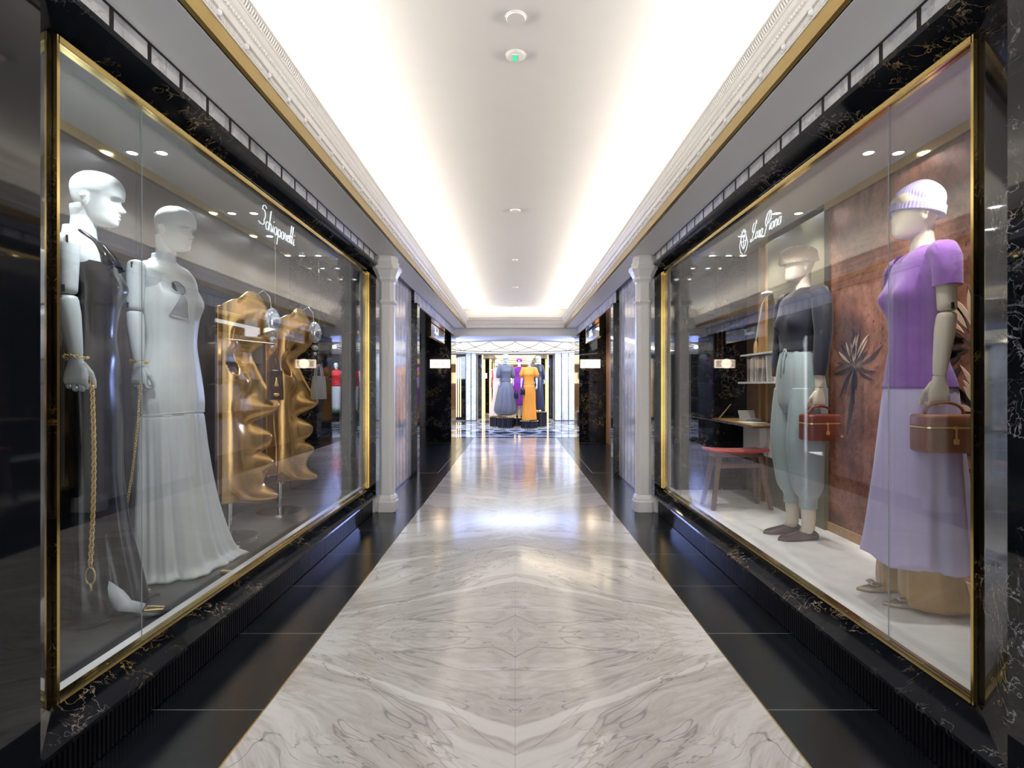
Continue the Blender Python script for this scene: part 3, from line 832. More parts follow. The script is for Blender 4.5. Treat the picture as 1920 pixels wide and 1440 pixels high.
S_('H', 0.62, [(0.05, 0), (0.05, 1.0)], [(0.5, 0), (0.5, 1.0)], [(0.05, 0.5), (0.5, 0.5)])
def script(mb, text, height, M_, r, slant=0.25, nseg=5):
    """cursive strokes as round rods; local X = reading direction, Z = up; returns width"""
    x = 0
    for ch in text:
        wd, paths = STROKES.get(ch, (0.3, ()))
        for p in paths:
            pts = [M_ @ Vector(((x + a + b * slant) * height, 0, b * height)) for a, b in p]
            if len(pts) > 1: mb.tube(pts, r, nseg)
        x += wd * 0.95
    return x * height
M['signwhite'] = mat('sign_white', (0.9, 0.92, 0.92), 0.4, emit=(0.85, 0.95, 0.95), es=0.55)
M['signgrey'] = mat('sign_ink', (0.35, 0.30, 0.30), 0.5)
M['signlit'] = mat('lit_sign_panel', (0.9, 0.85, 0.8), 0.4, emit=(1.0, 0.80, 0.66), es=0.75)
M['signrim'] = mat('lit_sign_rim', (0.9, 0.85, 0.8), 0.4, emit=(1.0, 0.80, 0.62), es=3.0)

# name lettering fixed to the glass of each window
ml = Matrix.Translation((-1.397, 2.88, 2.075)) @ Matrix.Rotation(PI / 2, 4, 'Z')
b = MB(); script(b, 'Schiaparelli', 0.115, ml, 0.0028, 0.15)
tag(b.build('sign_lettering', M['signwhite'], None, smooth=True), 'white handwritten shop name lettering on the glass of the left window', 'sign lettering')
mr = Matrix.Translation((1.397, 3.13, 2.05)) @ Matrix.Rotation(-PI / 2, 4, 'Z')
sgn = empty('sign_lettering', (0, 0, 0), label='white script shop name with a small crest on the glass of the right window', cat='sign lettering')
b = MB(); script(b, 'Loro Piana', 0.095, mr, 0.0026, 0.35); b.build('letters', M['signwhite'], sgn, smooth=True)
b = MB()
def P3(a, z): return mr @ Vector((a, 0, z))
b.tube([P3(-0.10 + q[0] * 0.035, 0.03 + q[1] * 0.035) for q in ((-1, 1), (1, 1), (1, 0), (0.6, -0.9), (0, -1.4), (-0.6, -0.9), (-1, 0))], 0.0025, 5, True)
b.tube([P3(-0.135, 0.03), P3(-0.065, 0.03)], 0.0025, 5); b.tube([P3(-0.10, 0.065), P3(-0.10, -0.015)], 0.0025, 5)
for i in range(5):
    a = PI * i / 4
    b.tube([P3(-0.10 + 0.022 * math.cos(a), 0.07 + 0.012 * math.sin(a)), P3(-0.10 + 0.034 * math.cos(a), 0.082 + 0.022 * math.sin(a))], 0.003, 5)
for sg in (-1, 1):
    b.tube([P3(-0.10 + sg * 0.04, 0.05), P3(-0.10 + sg * 0.058, 0.01), P3(-0.10 + sg * 0.04, -0.03), P3(-0.10 + sg * 0.015, -0.045)], 0.0022, 5)
b.build('crest', M['signwhite'], sgn, smooth=True)

for s, nm, txt in ((-1, 'left', 'Schiaparelli'), (1, 'right', 'Loro Piana')):
    # hanging box above the entrance
    t = empty('hanging_sign', (0, 0, 0), label='brass edged glass name box hanging over the %s shop entrance' % nm, cat='sign')
    x = s * 1.45
    MB().box(x - 0.03, x + 0.03, 8.9, 10.6, 2.035, 2.255).build('glass_box', M['silver_glass'] if 'silver_glass' in M else M.setdefault('silver_glass', mat('mirror_glass', (0.62, 0.66, 0.70), 0.05, 0.9)), t)
    fr = MB()
    for a, c in ((8.895, 8.912), (10.588, 10.605)): fr.box(x - 0.034, x + 0.034, a, c, 2.03, 2.262)
    fr.box(x - 0.034, x + 0.034, 8.9, 10.6, 2.028, 2.040)
    fr.build('brass_edge', M['brass'], t)
    b = MB()
    mm = Matrix.Translation((x - s * 0.034, 9.3 if s < 0 else 10.1, 2.11)) @ Matrix.Rotation(PI / 2 * (1 if s < 0 else -1), 4, 'Z')
    script(b, txt, 0.11, mm, 0.004, 0.2, 4); b.build('letters', M['signwhite'], t, smooth=True)
    # lit plate on the marble wall facing down the corridor
    xc = s * 1.575
    zc_ = 1.2 + 0.447
    t = empty('lit_name_plate', (xc, 11.1, zc_), label='small glowing cream name plate on the black marble wall beside the %s entrance' % nm, cat='sign')
    MB().box(-0.205, 0.205, -0.05, -0.0005, -0.087, 0.087).build('lit_rim', M['signrim'], t, bevel=0.004)
    MB().box(-0.19, 0.19, -0.056, -0.0505, -0.072, 0.072).build('face', M['signlit'], t)
    b = MB()
    if s > 0:
        wd = script(b, txt, 0.048, Matrix.Translation((-0.08, -0.058, -0.02)), 0.0022, 0.3, 4)
        b.tube([(-0.13 + 0.018 * math.cos(a), -0.058, 0.0 + 0.022 * math.sin(a)) for a in np.linspace(0, 2 * PI, 9)[:-1]], 0.004, 4, True)
    else:
        wd = script(b, txt, 0.05, Matrix.Translation((-0.12, -0.058, -0.015)), 0.0022, 0.2, 4)
    b.build('letters', M['signgrey'], t, smooth=True)
    light('plate_glow', 'POINT', (xc, 10.98, zc_), 1.2, (1.0, 0.72, 0.5), rad=0.1)

# ---------------------------------------------------------------- rotunda
RC = (0.0, 15.25)
M['rotfloor'] = white_marble('rotunda_floor_marble', 0.07, 0.8)
M['inlay'] = mat('grey_inlay', (0.22, 0.22, 0.25), 0.08)
M['inlay2'] = mat('dark_inlay', (0.05, 0.05, 0.06), 0.08)
struct('floor_rotunda', MB().box(-6, 6, 12.0, 18.0, -0.06, 0.0), M['rotfloor'])
struct('trim_floor_threshold', MB().box(-1.35, 1.35, 12.0, 12.22, 0.0, 0.002), M['inlay2'])
b = MB(); b2 = MB()
NK = 20
for ring, (r0, r1, r2, off, tgt) in enumerate(((2.95, 2.55, 2.2, 0, b), (2.5, 2.0, 1.6, 0.5, b2), (1.7, 1.3, 1.0, 0, b))):
    for i in range(NK):
        a = 2 * PI * (i + off) / NK; h = PI / NK * 0.98
        tgt.add([(RC[0] + r * math.sin(t_), RC[1] - r * math.cos(t_), 0.003) for r, t_ in ((r0, a), (r1, a + h), (r2, a), (r1, a - h))], [(0, 1, 2, 3)])
o = struct('trim_floor_star', b, M['inlay'])
b2.build('dark_kites', M['inlay2'], o)
# ceiling ring round the dome
ring = MB()
NR = 64; RD = 2.40
ins = [(RC[0] + RD * math.cos(2 * PI * i / NR), RC[1] + RD * math.sin(2 * PI * i / NR), 2.262) for i in range(NR)]
outs = []
for i in range(NR):
    a = 2 * PI * i / NR; c_, s__ = math.cos(a), math.sin(a)
    k = min(6 / max(abs(c_), 1e-6), 3.25 / max(abs(s__), 1e-6))
    outs.append((RC[0] + k * c_, RC[1] + k * s__, 2.262))
vs = ins + outs + [(x, y, 2.34) for x, y, z in ins]
fs = []
for i in range(NR):
    j = (i + 1) % NR
    fs += [(i, j, NR + j, NR + i), (i, j, 2 * NR + j, 2 * NR + i)]
ring.add(vs, fs)
struct('ceiling_rotunda', ring, M['white'])
M['dome'] = mat('backlit_dome', (0.9, 0.86, 0.75), 0.5, emit=(1.0, 0.90, 0.66), es=0.5)
prof = [(RD * math.cos(t_), 2.30 + 0.75 * math.sin(t_)) for t_ in np.linspace(0, PI / 2 - 0.01, 14)]
d = MB(); d.loft([[(RC[0] + r * math.cos(2 * PI * i / 96), RC[1] + r * math.sin(2 * PI * i / 96), z) for i in range(96)] for r, z in prof], True, False, True)
dome = struct('ceiling_dome', d, M['dome'], smooth=True)
ln = MB()
def domept(a, t_): return (RC[0] + (RD - 0.01) * math.cos(t_) * math.cos(a), RC[1] + (RD - 0.01) * math.cos(t_) * math.sin(a), 2.29 + 0.75 * math.sin(t_))
for i in range(16):
    a0 = 2 * PI * i / 16
    for sg in (-1, 1):
        ln.tube([domept(a0 + sg * 0.42 * math.sin(u * PI), 0.02 + 1.15 * u) for u in np.linspace(0, 1, 17)], 0.009, 5)
for t_ in (0.02, 0.9):
    ln.tube([domept(2 * PI * i / 64, t_) for i in range(64)], 0.012, 5, True)
ln.build('leading', M['bronze'], dome)
struct('wall_rotunda_front_left', MB().box(-2.6, -6, 11.98, 12.0, 0, 2.3), M['wm'])
struct('wall_rotunda_front_right', MB().box(2.6, 6, 11.98, 12.0, 0, 2.3), M['wm'])
struct('wall_rotunda_left', MB().box(-6.04, -6, 12.0, 18.4, 0, 2.3), M['wm'])
struct('wall_rotunda_right', MB().box(6.04, 6, 12.0, 18.4, 0, 2.3), M['wm'])
def pillar(name, x0, x1, nd):
    m = MB().box(x0, x1, 17.7, 18.6, 0.02, 2.262)
    o = struct(name, m, M['wm'])
    d = MB()
    for i in range(nd + 1):
        x = x0 + (x1 - x0) * i / nd
        d.box(x - 0.012, x + 0.012, 17.69, 17.71, 0.0, 2.262)
    d.box(x0 - 0.01, x1 + 0.01, 17.68, 18.6, 0, 0.02)
    d.build('dividers', M['bronze'], o)
pillar('wall_rotunda_pillar_left', -1.66, -1.30, 2)
pillar('wall_rotunda_pillar_right', 1.32, 2.02, 3)
struct('wall_rotunda_back_left', MB().box(-6, -1.68, 18.2, 18.3, 0, 2.262), M['black'])
gs = MB()
for x in (-2.02, -1.95, -1.88): gs.box(x - 0.015, x + 0.015, 18.14, 18.2, 0.1, 2.1)
M['goldlit'] = mat('gold_lit_strip', (0.8, 0.6, 0.3), 0.3, 0.5, emit=(1.0, 0.72, 0.36), es=1.2)
struct('trim_gold_strips_left', gs, M['goldlit'])
# far window with red-jacketed figures, right of the rotunda
struct('wall_rotunda_window_back', MB().box(2.04, 6, 18.2, 18.3, 0, 2.262), M['dgrey'])
struct('wall_rotunda_window_plinth', MB().box(2.04, 6, 17.2, 18.2, 0, 0.30), M['bplain'])
light('far_window_light', 'AREA', (3.2, 17.2, 2.2), 45, (0.8, 0.9, 1), (0, 0.5, -1), 2.4, 0.5)
# hall beyond
struct('floor_far_hall', MB().box(-6, 6, 18.0, 30, -0.06, 0), M['floor'])
struct('ceiling_far_hall', MB().box(-6, 6, 18.55, 30, 2.34, 2.40), M['soff'])
struct('ceiling_far_beam', MB().box(-6, 6, 18.2, 18.6, 2.262, 2.40), M['white'])
struct('wall_far_end', MB().box(-6, 6, 29.9, 30, 0, 2.4), M['slat'])
cs = MB()
for i, y in enumerate((19.1, 20.2, 21.5, 23.0, 25.0, 27.0)):
    cs.box(-0.78, 0.78, y, y + 0.5 + 0.1 * i, 2.325, 2.339)
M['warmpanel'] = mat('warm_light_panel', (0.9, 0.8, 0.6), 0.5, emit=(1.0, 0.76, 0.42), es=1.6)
struct('ceiling_light_bands', cs, M['warmpanel'])
for s, nm in ((-1, 'left'), (1, 'right')):
    wl = MB().box(s * 1.19, s * 2.0, 18.9, 21.0, 0, 2.34).box(s * 1.10, s * 2.0, 22.6, 24.4, 0, 2.34).box(s * 1.10, s * 2.0, 26, 28, 0, 2.34)
    struct('wall_far_hall_' + nm, wl, M['black'])
    g = MB()
    for x_, y_ in ((1.17, 18.88), (1.08, 22.56), (1.04, 22.58), (1.08, 25.96), (0.99, 26.0)):
        g.box(s * (x_ - 0.025), s * (x_ + 0.025), y_, y_ + 0.03, 0.0, 2.3)
    struct('trim_far_gold_' + nm, g, M['goldlit'])
    for (y_, z_, x_) in ((18.86, 1.53, 1.10), ):
        tag(MB().box(-0.09, 0.09, -0.02, 0.02, -0.09, 0.09).build('lit_wall_plate', M['signrim'], None, loc=(s * (x_), y_, z_)),
            'tiny warm glowing wall plate beyond the rotunda, %s of the dressed figures' % nm, 'sign')
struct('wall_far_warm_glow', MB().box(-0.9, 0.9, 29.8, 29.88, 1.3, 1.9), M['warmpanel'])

# ---------------------------------------------------------------- mannequins
def cr(xs, ys, x):
    """Catmull-Rom style smooth interpolation"""
    xs = list(xs); ys = list(ys)
    if xs[0] > xs[-1]: xs.reverse(); ys.reverse()
    if x <= xs[0]: return ys[0]
    if x >= xs[-1]: return ys[-1]
    i = max(k for k in range(len(xs)) if xs[k] <= x); i = min(i, len(xs) - 2)
    h = xs[i + 1] - xs[i]; t = (x - xs[i]) / h
    def sl(k):
        if k == 0 or k == len(xs) - 1: return 0 if False else (ys[min(k + 1, len(xs) - 1)] - ys[max(k - 1, 0)]) / (xs[min(k + 1, len(xs) - 1)] - xs[max(k - 1, 0)])
        return (ys[k + 1] - ys[k - 1]) / (xs[k + 1] - xs[k - 1])
    m0, m1 = sl(i) * h, sl(i + 1) * h
    t2, t3 = t * t, t * t * t
    return (2 * t3 - 3 * t2 + 1) * ys[i] + (t3 - 2 * t2 + t) * m0 + (-2 * t3 + 3 * t2) * ys[i + 1] + (t3 - t2) * m1

def g2(a, s): return math.exp(-(a / s) ** 2)

HZ = [0.0, 0.010, 0.03, 0.055, 0.08, 0.115, 0.14, 0.17, 0.20, 0.222, 0.235]
HF = [0.050, 0.076, 0.086, 0.084, 0.082, 0.078, 0.088, 0.088, 0.074, 0.047, 0.0]
HB = [0.010, 0.018, 0.040, 0.066, 0.086, 0.100, 0.106, 0.104, 0.086, 0.054, 0.0]
HS = [0.016, 0.030, 0.044, 0.054, 0.062, 0.070, 0.075, 0.074, 0.062, 0.040, 0.0]
def head_point(a, z, face):
    F, B, Sd = cr(HZ, HF, z), cr(HZ, HB, z), cr(HZ, HS, z)
    ca, sa = math.cos(a), math.sin(a)
    e = 0.85
    x = Sd * math.copysign(abs(ca) ** e, ca)
    y = (F if sa > 0 else B) * math.copysign(abs(sa) ** (0.8 if sa > 0 else 0.95), sa)
    if sa > 0:
        if face:
            nz = cr([0.070, 0.076, 0.083, 0.10, 0.122, 0.14], [0, 0.019, 0.027, 0.017, 0.004, 0.0], z) if 0.07 < z < 0.14 else 0
            y += nz * g2(x, 0.011 if z < 0.09 else 0.009)
            y += 0.007 * g2(x, 0.019) * (g2(z - 0.046, 0.007) + g2(z - 0.060, 0.006)) - 0.005 * g2(x, 0.02) * g2(z - 0.053, 0.0028)
            y += 0.006 * g2(x, 0.02) * g2(z - 0.012, 0.012)
            for sg in (-1, 1):
                y -= 0.017 * g2(x - sg * 0.031, 0.018) * g2(z - 0.112, 0.014)
                y += 0.005 * g2(x - sg * 0.031, 0.022) * g2(z - 0.133, 0.008)
                y += 0.004 * g2(x - sg * 0.048, 0.016) * g2(z - 0.085, 0.014)
                y -= 0.006 * g2(x - sg * 0.036, 0.014) * g2(z - 0.052, 0.016)
        else:
            y += 0.012 * g2(x, 0.013) * g2(z - 0.083, 0.02)
    return (x, y, z)

def head_mb(face=True, lean=0.0, neck_drop=0.10, n=56, m=60):
    b = MB()
    rings = []
    for k in range(m + 1):
        z = 0.2345 * (0.5 - 0.5 * math.cos(PI * (k + 0.3) / (m + 0.3))) if False else 0.2345 * k / m
        rings.append([head_point(2 * PI * i / n, z, face) for i in range(n)])
    b.loft(rings)
    b.xf(Matrix.Rotation(-lean, 4, 'X'))
    # ears
    for sg in (-1, 1):
        b.ball((sg * 0.072, -0.008, 0.092), 0.017, 12, 8, (0.42, 0.95, 1.7))
        b.ball((sg * 0.077, -0.014, 0.104), 0.013, 12, 8, (0.4, 1.0, 1.2))
    # neck
    nr = []
    for t, r in ((0, 0.058), (0.2, 0.049), (0.45, 0.044), (0.7, 0.044), (0.88, 0.050), (1.0, 0.052)):
        z = -neck_drop + t * (neck_drop + 0.075); y = -0.045 + t * 0.015
        nr.append([(r * math.cos(q), y + r * 1.08 * math.sin(q), z) for q in [2 * PI * i / 24 for i in range(24)]])
    b.loft(nr)
    return b

def hand_mb(sg, curl=1.0, thumb=0.3, L=1.0):
    """hanging hand, wrist at the origin, fingers along -Z, palm facing -sg X, thumb towards +Y"""
    b = MB()
    rings = []
    for z, hy, hx, oy in ((0.012, 0.021, 0.018, 0), (-0.012, 0.026, 0.018, 0.0), (-0.045, 0.037, 0.016, 0.001), (-0.078, 0.041, 0.015, 0.0), (-0.094, 0.039, 0.012, -0.001), (-0.100, 0.032, 0.006, -0.001)):
        rings.append([(hx * math.copysign(abs(math.cos(q)) ** 0.7, math.cos(q)), oy + hy * math.copysign(abs(math.sin(q)) ** 0.8, math.sin(q)), z) for q in [2 * PI * i / 20 for i in range(20)]])
    b.loft(rings)
    for k, (oy, ln, r) in enumerate(((0.030, 0.066, 0.0092), (0.010, 0.074, 0.0094), (-0.010, 0.069, 0.009), (-0.029, 0.054, 0.0080))):
        p = Vector((0, oy, -0.088 + (0.004 if k in (0, 3) else 0)))
        ang = 0.30 * curl
        for seg, fr in enumerate((0.46, 0.30, 0.24)):
            d = Vector((-sg * math.sin(ang), (0.05 - 0.03 * k) * (1 - seg * 0.3), -math.cos(ang)))
            q = p + d.normalized() * ln * fr
            b.capsule(p, q, r * (1 - 0.09 * seg), r * (1 - 0.09 * (seg + 1)), 10)
            p = q; ang += (0.95 - 0.05 * k) * curl
    t0 = Vector((-sg * 0.004, 0.022, -0.022)); t1 = t0 + Vector((-sg * 0.010, 0.022, -0.034)); t2 = t1 + Vector((-sg * 0.010 - sg * 0.01 * thumb, 0.006, -0.030)); t3 = t2 + Vector((-sg * 0.012 * thumb, -0.002 + 0.004 * (1 - thumb), -0.024))
    b.capsule(t0, t1, 0.0135, 0.011, 10); b.capsule(t1, t2, 0.0105, 0.0092, 10); b.capsule(t2, t3, 0.0092, 0.0075, 10)
    return b

def ring_pts(z, hw, f, bk, cx=0, cy=0, n=96, fold=None, bust=0.0, e=0.95):
    out = []
    for i in range(n):
        a = 2 * PI * i / n
        ca, sa = math.cos(a), math.sin(a)
        k = 1 + (fold(a) if fold else 0)
        x = hw * math.copysign(abs(ca) ** e, ca) * k
        y = (f if sa > 0 else bk) * math.copysign(abs(sa) ** e, sa) * k
        if bust and sa > 0:
            y += bust * (g2(x - 0.078, 0.048) + g2(x + 0.078, 0.048))
        out.append((cx + x, cy + y, z))
    return out

def garment(rows, n=96, step=0.012, k=((7, 0.3, 1.0), (13, 1.1, 0.55), (23, 2.0, 0.3)), bz=1.41, bust=0.0, seed=0, hemwave=0.0):
    """rows: (z, halfwidth, front, back, cx, cy, fold); top to bottom or bottom to top"""
    rows = sorted(rows)
    zs = [r[0] for r in rows]
    cols = [[r[j] for r in rows] for j in range(1, 7)]
    rings = []
    z = zs[0]; zl = []
    while z < zs[-1]: zl.append(z); z += step
    zl.append(zs[-1])
    for z in zl:
        hw, f, bk, cx, cy, am = [cr(zs, c, z) for c in cols]
        am = max(0, np.interp(z, zs, cols[5]))
        def fold(a, am=am, z=z):
            v = 0
            for kk, ph, wt in k:
                v += wt * math.sin(kk * a + ph + seed + 0.6 * math.sin(2 * a + z * 1.7 + seed))
            return am * v / 1.4
        rr = ring_pts(z, hw, f, bk, cx, cy, n, fold, bust * g2(z - bz, 0.055))
        if hemwave and z < zs[0] + 0.25:
            t_ = 1 - (z - zs[0]) / 0.25
            rr = [(x, y, zz + hemwave * t_ * math.sin(5 * 2 * PI * i / n + seed)) for i, (x, y, zz) in enumerate(rr)]
        rings.append(rr)
    b = MB(); b.loft(rings)
    return b

TORSO = [(1.665, 0.046, 0.046, 0.052, 0, -0.045, 0), (1.63, 0.056, 0.05, 0.056, 0, -0.045, 0), (1.612, 0.085, 0.056, 0.06, 0, -0.04, 0), (1.60, 0.125, 0.064, 0.066, 0, -0.034, 0), (1.57, 0.165, 0.074, 0.078, 0, -0.022, 0), (1.52, 0.172, 0.085, 0.09, 0, -0.012, 0),
         (1.46, 0.155, 0.098, 0.094, 0, -0.004, 0), (1.40, 0.146, 0.102, 0.09, 0, 0, 0), (1.32, 0.130, 0.092, 0.08, 0, 0, 0), (1.20, 0.110, 0.082, 0.076, 0, 0, 0),
         (1.10, 0.136, 0.092, 0.098, 0, 0, 0), (1.00, 0.164, 0.098, 0.122, 0, -0.005, 0), (0.92, 0.168, 0.098, 0.112, 0, -0.005, 0), (0.86, 0.12, 0.07, 0.08, 0, 0, 0)]

def limb(rings_spec, n=24):
    b = MB()
    b.tube([p for p, r in rings_spec], [r for p, r in rings_spec], n)
    return b

def make_arm(sg, root, mskin, curl=1.0, drop=0.0, fwd=0.0, thumb=0.3, sleeve=None, upper=True, out=0.0, res=0.0022):
    sh = Vector((sg * 0.190, -0.015, 1.575)); el = Vector((sg * (0.205 + out * 0.5), -0.012 + fwd * 0.3, 1.335 - drop * 0.5)); wr = Vector((sg * (0.212 + out), 0.02 + fwd, 1.095 - drop))
    a = MB()
    d = (el - sh)
    a.tube([sh + Vector((0, 0, 0.016)), sh + Vector((0, 0, 0.010)), sh, sh + d * 0.15, sh + d * 0.5, sh + d * 0.85, el + Vector((0, 0, 0.018)), el + Vector((0, 0, 0.010))], [0.014, 0.028, 0.036, 0.041, 0.038, 0.035, 0.034, 0.026], 28)
    arm = a.build('arm', mskin, root, smooth=True, sharp=60)
    f = MB(); d = wr - el
    f.tube([el + Vector((0, 0, 0.004)), el - Vector((0, 0, 0.004)), el + d * 0.08, el + d * 0.3, el + d * 0.7, el + d * 0.95, wr], [0.024, 0.033, 0.036, 0.037, 0.030, 0.0245, 0.021], 28)
    f.build('forearm', mskin, arm, smooth=True, sharp=60)
    h = MB().box(el.x - 0.0045 + sg * 0.033, el.x + 0.0045 + sg * 0.033, el.y - 0.006, el.y + 0.006, el.z + 0.012, el.z + 0.042)
    h.build('hinge', M['chrome'], arm); h = MB()
    h.box(sh.x - 0.004 + sg * 0.037, sh.x + 0.004 + sg * 0.037, sh.y + 0.008, sh.y + 0.016, sh.z - 0.03, sh.z + 0.0)
    h.build('hinge', M['chrome'], arm)
    hm = hand_mb(sg, curl, thumb)
    hm.xf(Matrix.Translation(wr + Vector((0, 0, -0.012))))
    hm.build('hand', mskin, arm, remesh=res)
    return arm, wr

def place(root, x, y, z, fx, fy, sc=1.0):
    root.location = (x, y, z)
    root.rotation_euler = (0, 0, math.atan2(-fx, fy))
    root.scale = (sc, sc, sc)

def shell(root, nm, rows, m, **k):
    bv = k.pop('loc', None); ss = k.pop('sub', 0)
    return garment(rows, **k).build(nm, m, root, smooth=True, subsurf=ss)

HEADZ = 1.682
def add_head(root, m, face=True, lean=0.06, turn=0.0, neck_drop=0.09):
    h = head_mb(face, lean, neck_drop)
    h.xf(Matrix.Translation((0, 0.012, HEADZ)) @ Matrix.Rotation(turn, 4, 'Z'))
    return h.build('head', m, root, remesh=0.0024)

M['silk'] = mat('ivory_satin', (0.80, 0.83, 0.80), 0.34, spec=0.5, sheen=0.3, bump=('noise', 140, 0.12, 0.002))
M['blackdress'] = mat('black_satin', (0.006, 0.007, 0.009), 0.22, spec=0.5)
M['purple'] = mat('purple_knit', (0.27, 0.085, 0.46), 0.85, sheen=0.5, bump=('Z', 90, 0.35, 0.003))
M['lilac'] = mat('lilac_crepe', (0.60, 0.53, 0.82), 0.7, sheen=0.3)
M['lilachat'] = mat('lilac_knit', (0.42, 0.37, 0.68), 0.85, sheen=0.5)
M['ochre'] = mat('ochre_satin', (0.44, 0.27, 0.085), 0.4, sheen=0.2)
M['sage'] = mat('sage_jersey', (0.36, 0.44, 0.44), 0.8, sheen=0.3)
M['navy'] = mat('navy_knit', (0.008, 0.009, 0.022), 0.8, sheen=0.15)
M['crochet'] = mat('cream_crochet', (0.78, 0.66, 0.48), 0.8)
M['tan'] = mat('tan_leather', (0.27, 0.105, 0.055), 0.36, bump=('noise', 220, 0.15, 0.001))
M['cognac'] = mat('cognac_leather', (0.20, 0.045, 0.028), 0.36, bump=('noise', 220, 0.15, 0.001))
M['loafer'] = mat('oxblood_leather', (0.075, 0.03, 0.035), 0.2)
M['taupe'] = mat('metallic_taupe', (0.48, 0.40, 0.30), 0.3, 0.4)

def chain_bracelet(root, wr, r=0.034):
    b = MB()
    n = 22
    for i in range(n):
        a = 2 * PI * i / n
        c = wr + Vector((r * math.cos(a), r * 1.15 * math.sin(a), -0.004 * math.sin(2 * a) + 0.006 * math.cos(a)))
        t = Vector((-math.sin(a), math.cos(a), 0)); u = Vector((0, 0, 1)) if i % 2 else Vector((math.cos(a), math.sin(a), 0))
        b.tube([c + t * 0.0075 * math.cos(q) + u * 0.0048 * math.sin(q) for q in [2 * PI * j / 8 for j in range(8)]], 0.0017, 5, True)
    return b.build('chain_bracelet', M['gold'], root, smooth=True)

def shoe_mb(tx, ty, length=0.25, heel=0.0, toe=0.9, rise=0.055, wd=0.042, point=False):
    """shoe along +Y, heel at ty-... ; sole on z=0"""
    b = MB(); rings = []
    for u in np.linspace(0, 1, 15):
        y = ty - 0.07 + u * length
        w_ = wd * (0.72 + 0.28 * math.sin(PI * min(1, u * 1.15) ** 1.2)) if u < 0.7 else wd * max(0.04, (1 - ((u - 0.7) / 0.3) ** (1.6 if point else 3.0))) * (1.0 if not point else 0.98)
        h = rise * (1 - 0.25 * u) if u < 0.35 else max(0.018, rise * (0.95 - (u - 0.3) * 0.95))
        if u in (0.0, 1.0): h *= 0.75
        zb = heel * max(0, 1 - u * 1.5)
        ring = []
        for i in range(14):
            q = 2 * PI * i / 14
            ring.append((tx + w_ * math.copysign(abs(math.cos(q)) ** 0.8, math.cos(q)), y, zb + h / 2 + h / 2 * math.copysign(abs(math.sin(q)) ** 0.7, math.sin(q))))
        rings.append(ring)
    b.loft(rings)
    return b

# --- first figure in the left window: black gown
r1 = empty('mannequin', label='bald white mannequin in a long black gown, holding a gold chain in the left window', cat='mannequin', group='mannequins in the left window')
place(r1, -1.89, 2.35, 0.2, 0.93, 0.36, 1.02)
add_head(r1, M['man_w'], lean=0.15)
garment([t for t in TORSO if t[0] > 1.3], n=64, bust=0.02).build('torso', M['man_w'], r1, smooth=True)
a, wr1 = make_arm(1, r1, M['man_w'], curl=1.15, thumb=0.2)
chain_bracelet(r1, Matrix.Identity(3) @ wr1 + Vector((0, 0, -0.004)))
shell(r1, 'black_gown', [(1.50, 0.160, 0.098, 0.100, 0, -0.006, 0), (1.46, 0.162, 0.106, 0.102, 0, -0.004, 0), (1.40, 0.154, 0.110, 0.098, 0, 0, 0), (1.32, 0.137, 0.100, 0.088, 0, 0, 0), (1.20, 0.117, 0.09, 0.084, 0, 0, 0.0), (1.10, 0.142, 0.1, 0.105, 0, 0, 0.004),
      (1.00, 0.170, 0.106, 0.130, 0, -0.005, 0.006), (0.85, 0.172, 0.108, 0.125, 0, 0, 0.010), (0.6, 0.150, 0.11, 0.12, 0, 0, 0.03), (0.35, 0.155, 0.13, 0.14, 0.02, 0.01, 0.06), (0.12, 0.170, 0.16, 0.17, 0.045, 0.03, 0.09), (0.01, 0.175, 0.175, 0.19, 0.05, 0.035, 0.10)], M['blackdress'], bust=0.022)
# halter straps
hs = MB()
for sg in (-1, 1):
    hs.tube([(sg * 0.080, 0.085, 1.49), (sg * 0.070, 0.068, 1.54), (sg * 0.056, 0.03, 1.60), (sg * 0.045, -0.02, 1.64), (0.0, -0.10, 1.648)], [0.026, 0.018, 0.011, 0.008, 0.008], 10)
hs.build('halter_straps', M['blackdress'], r1, smooth=True)
for sg, dy, tx in ((1, 0.19, 0.17), (-1, 0.08, -0.075)):
    sh = shoe_mb(tx, dy, 0.23, 0.02, rise=0.04, wd=0.036, point=True).build('shoe', M['blackdress'], r1, smooth=True)
    b = MB(); b.tube([(tx - 0.022, dy + 0.055, 0.037), (tx + 0.024, dy + 0.055, 0.037), (tx + 0.014, dy + 0.120, 0.029), (tx - 0.012, dy + 0.120, 0.029)], 0.0032, 6, True)
    b.build('gold_buckle', M['gold'], sh, smooth=True)
    b = MB(); b.tube([(tx * 0.8, dy - 0.085, 0.15), (tx, dy - 0.02, 0.055), (tx, dy + 0.045, 0.031)], [0.034, 0.031, 0.026], 14)
    b.build('foot', M['man_w'], r1, smooth=True)
# chain held by the figure
S1 = Matrix.Translation(r1.location) @ Matrix.Rotation(r1.rotation_euler.z, 4, 'Z') @ Matrix.Scale(1.02, 4)
h0 = S1 @ (wr1 + Vector((-0.02, 0.045, -0.085)))
b = MB(); 
npt = 52
end = Vector((-1.715, 2.13, 0.46))
prev = None
for i in range(npt):
    t = i / npt
    c = h0.lerp(end, t) + Vector((0.012 * math.sin(t * PI), 0, 0))
    u = Vector((1, -0.2, 0)).normalized() if i % 2 else Vector((0.35, 1, 0)).normalized()
    b.tube([c + Vector((0, 0, 0.0125)) * math.cos(q) + u * 0.0078 * math.sin(q) for q in [2 * PI * j / 10 for j in range(10)]], 0.0026, 6, True)
ch = b.build('gold_chain', M['gold'], None, smooth=True)
tag(ch, 'long gold link chain hanging from the hand of the mannequin in the black gown', 'chain')
b = MB()
b.tube([end + Vector((0.02 * math.cos(q), 0, -0.03 + 0.034 * math.sin(q))) for q in [2 * PI * j / 12 for j in range(12)]], 0.0036, 6, True)
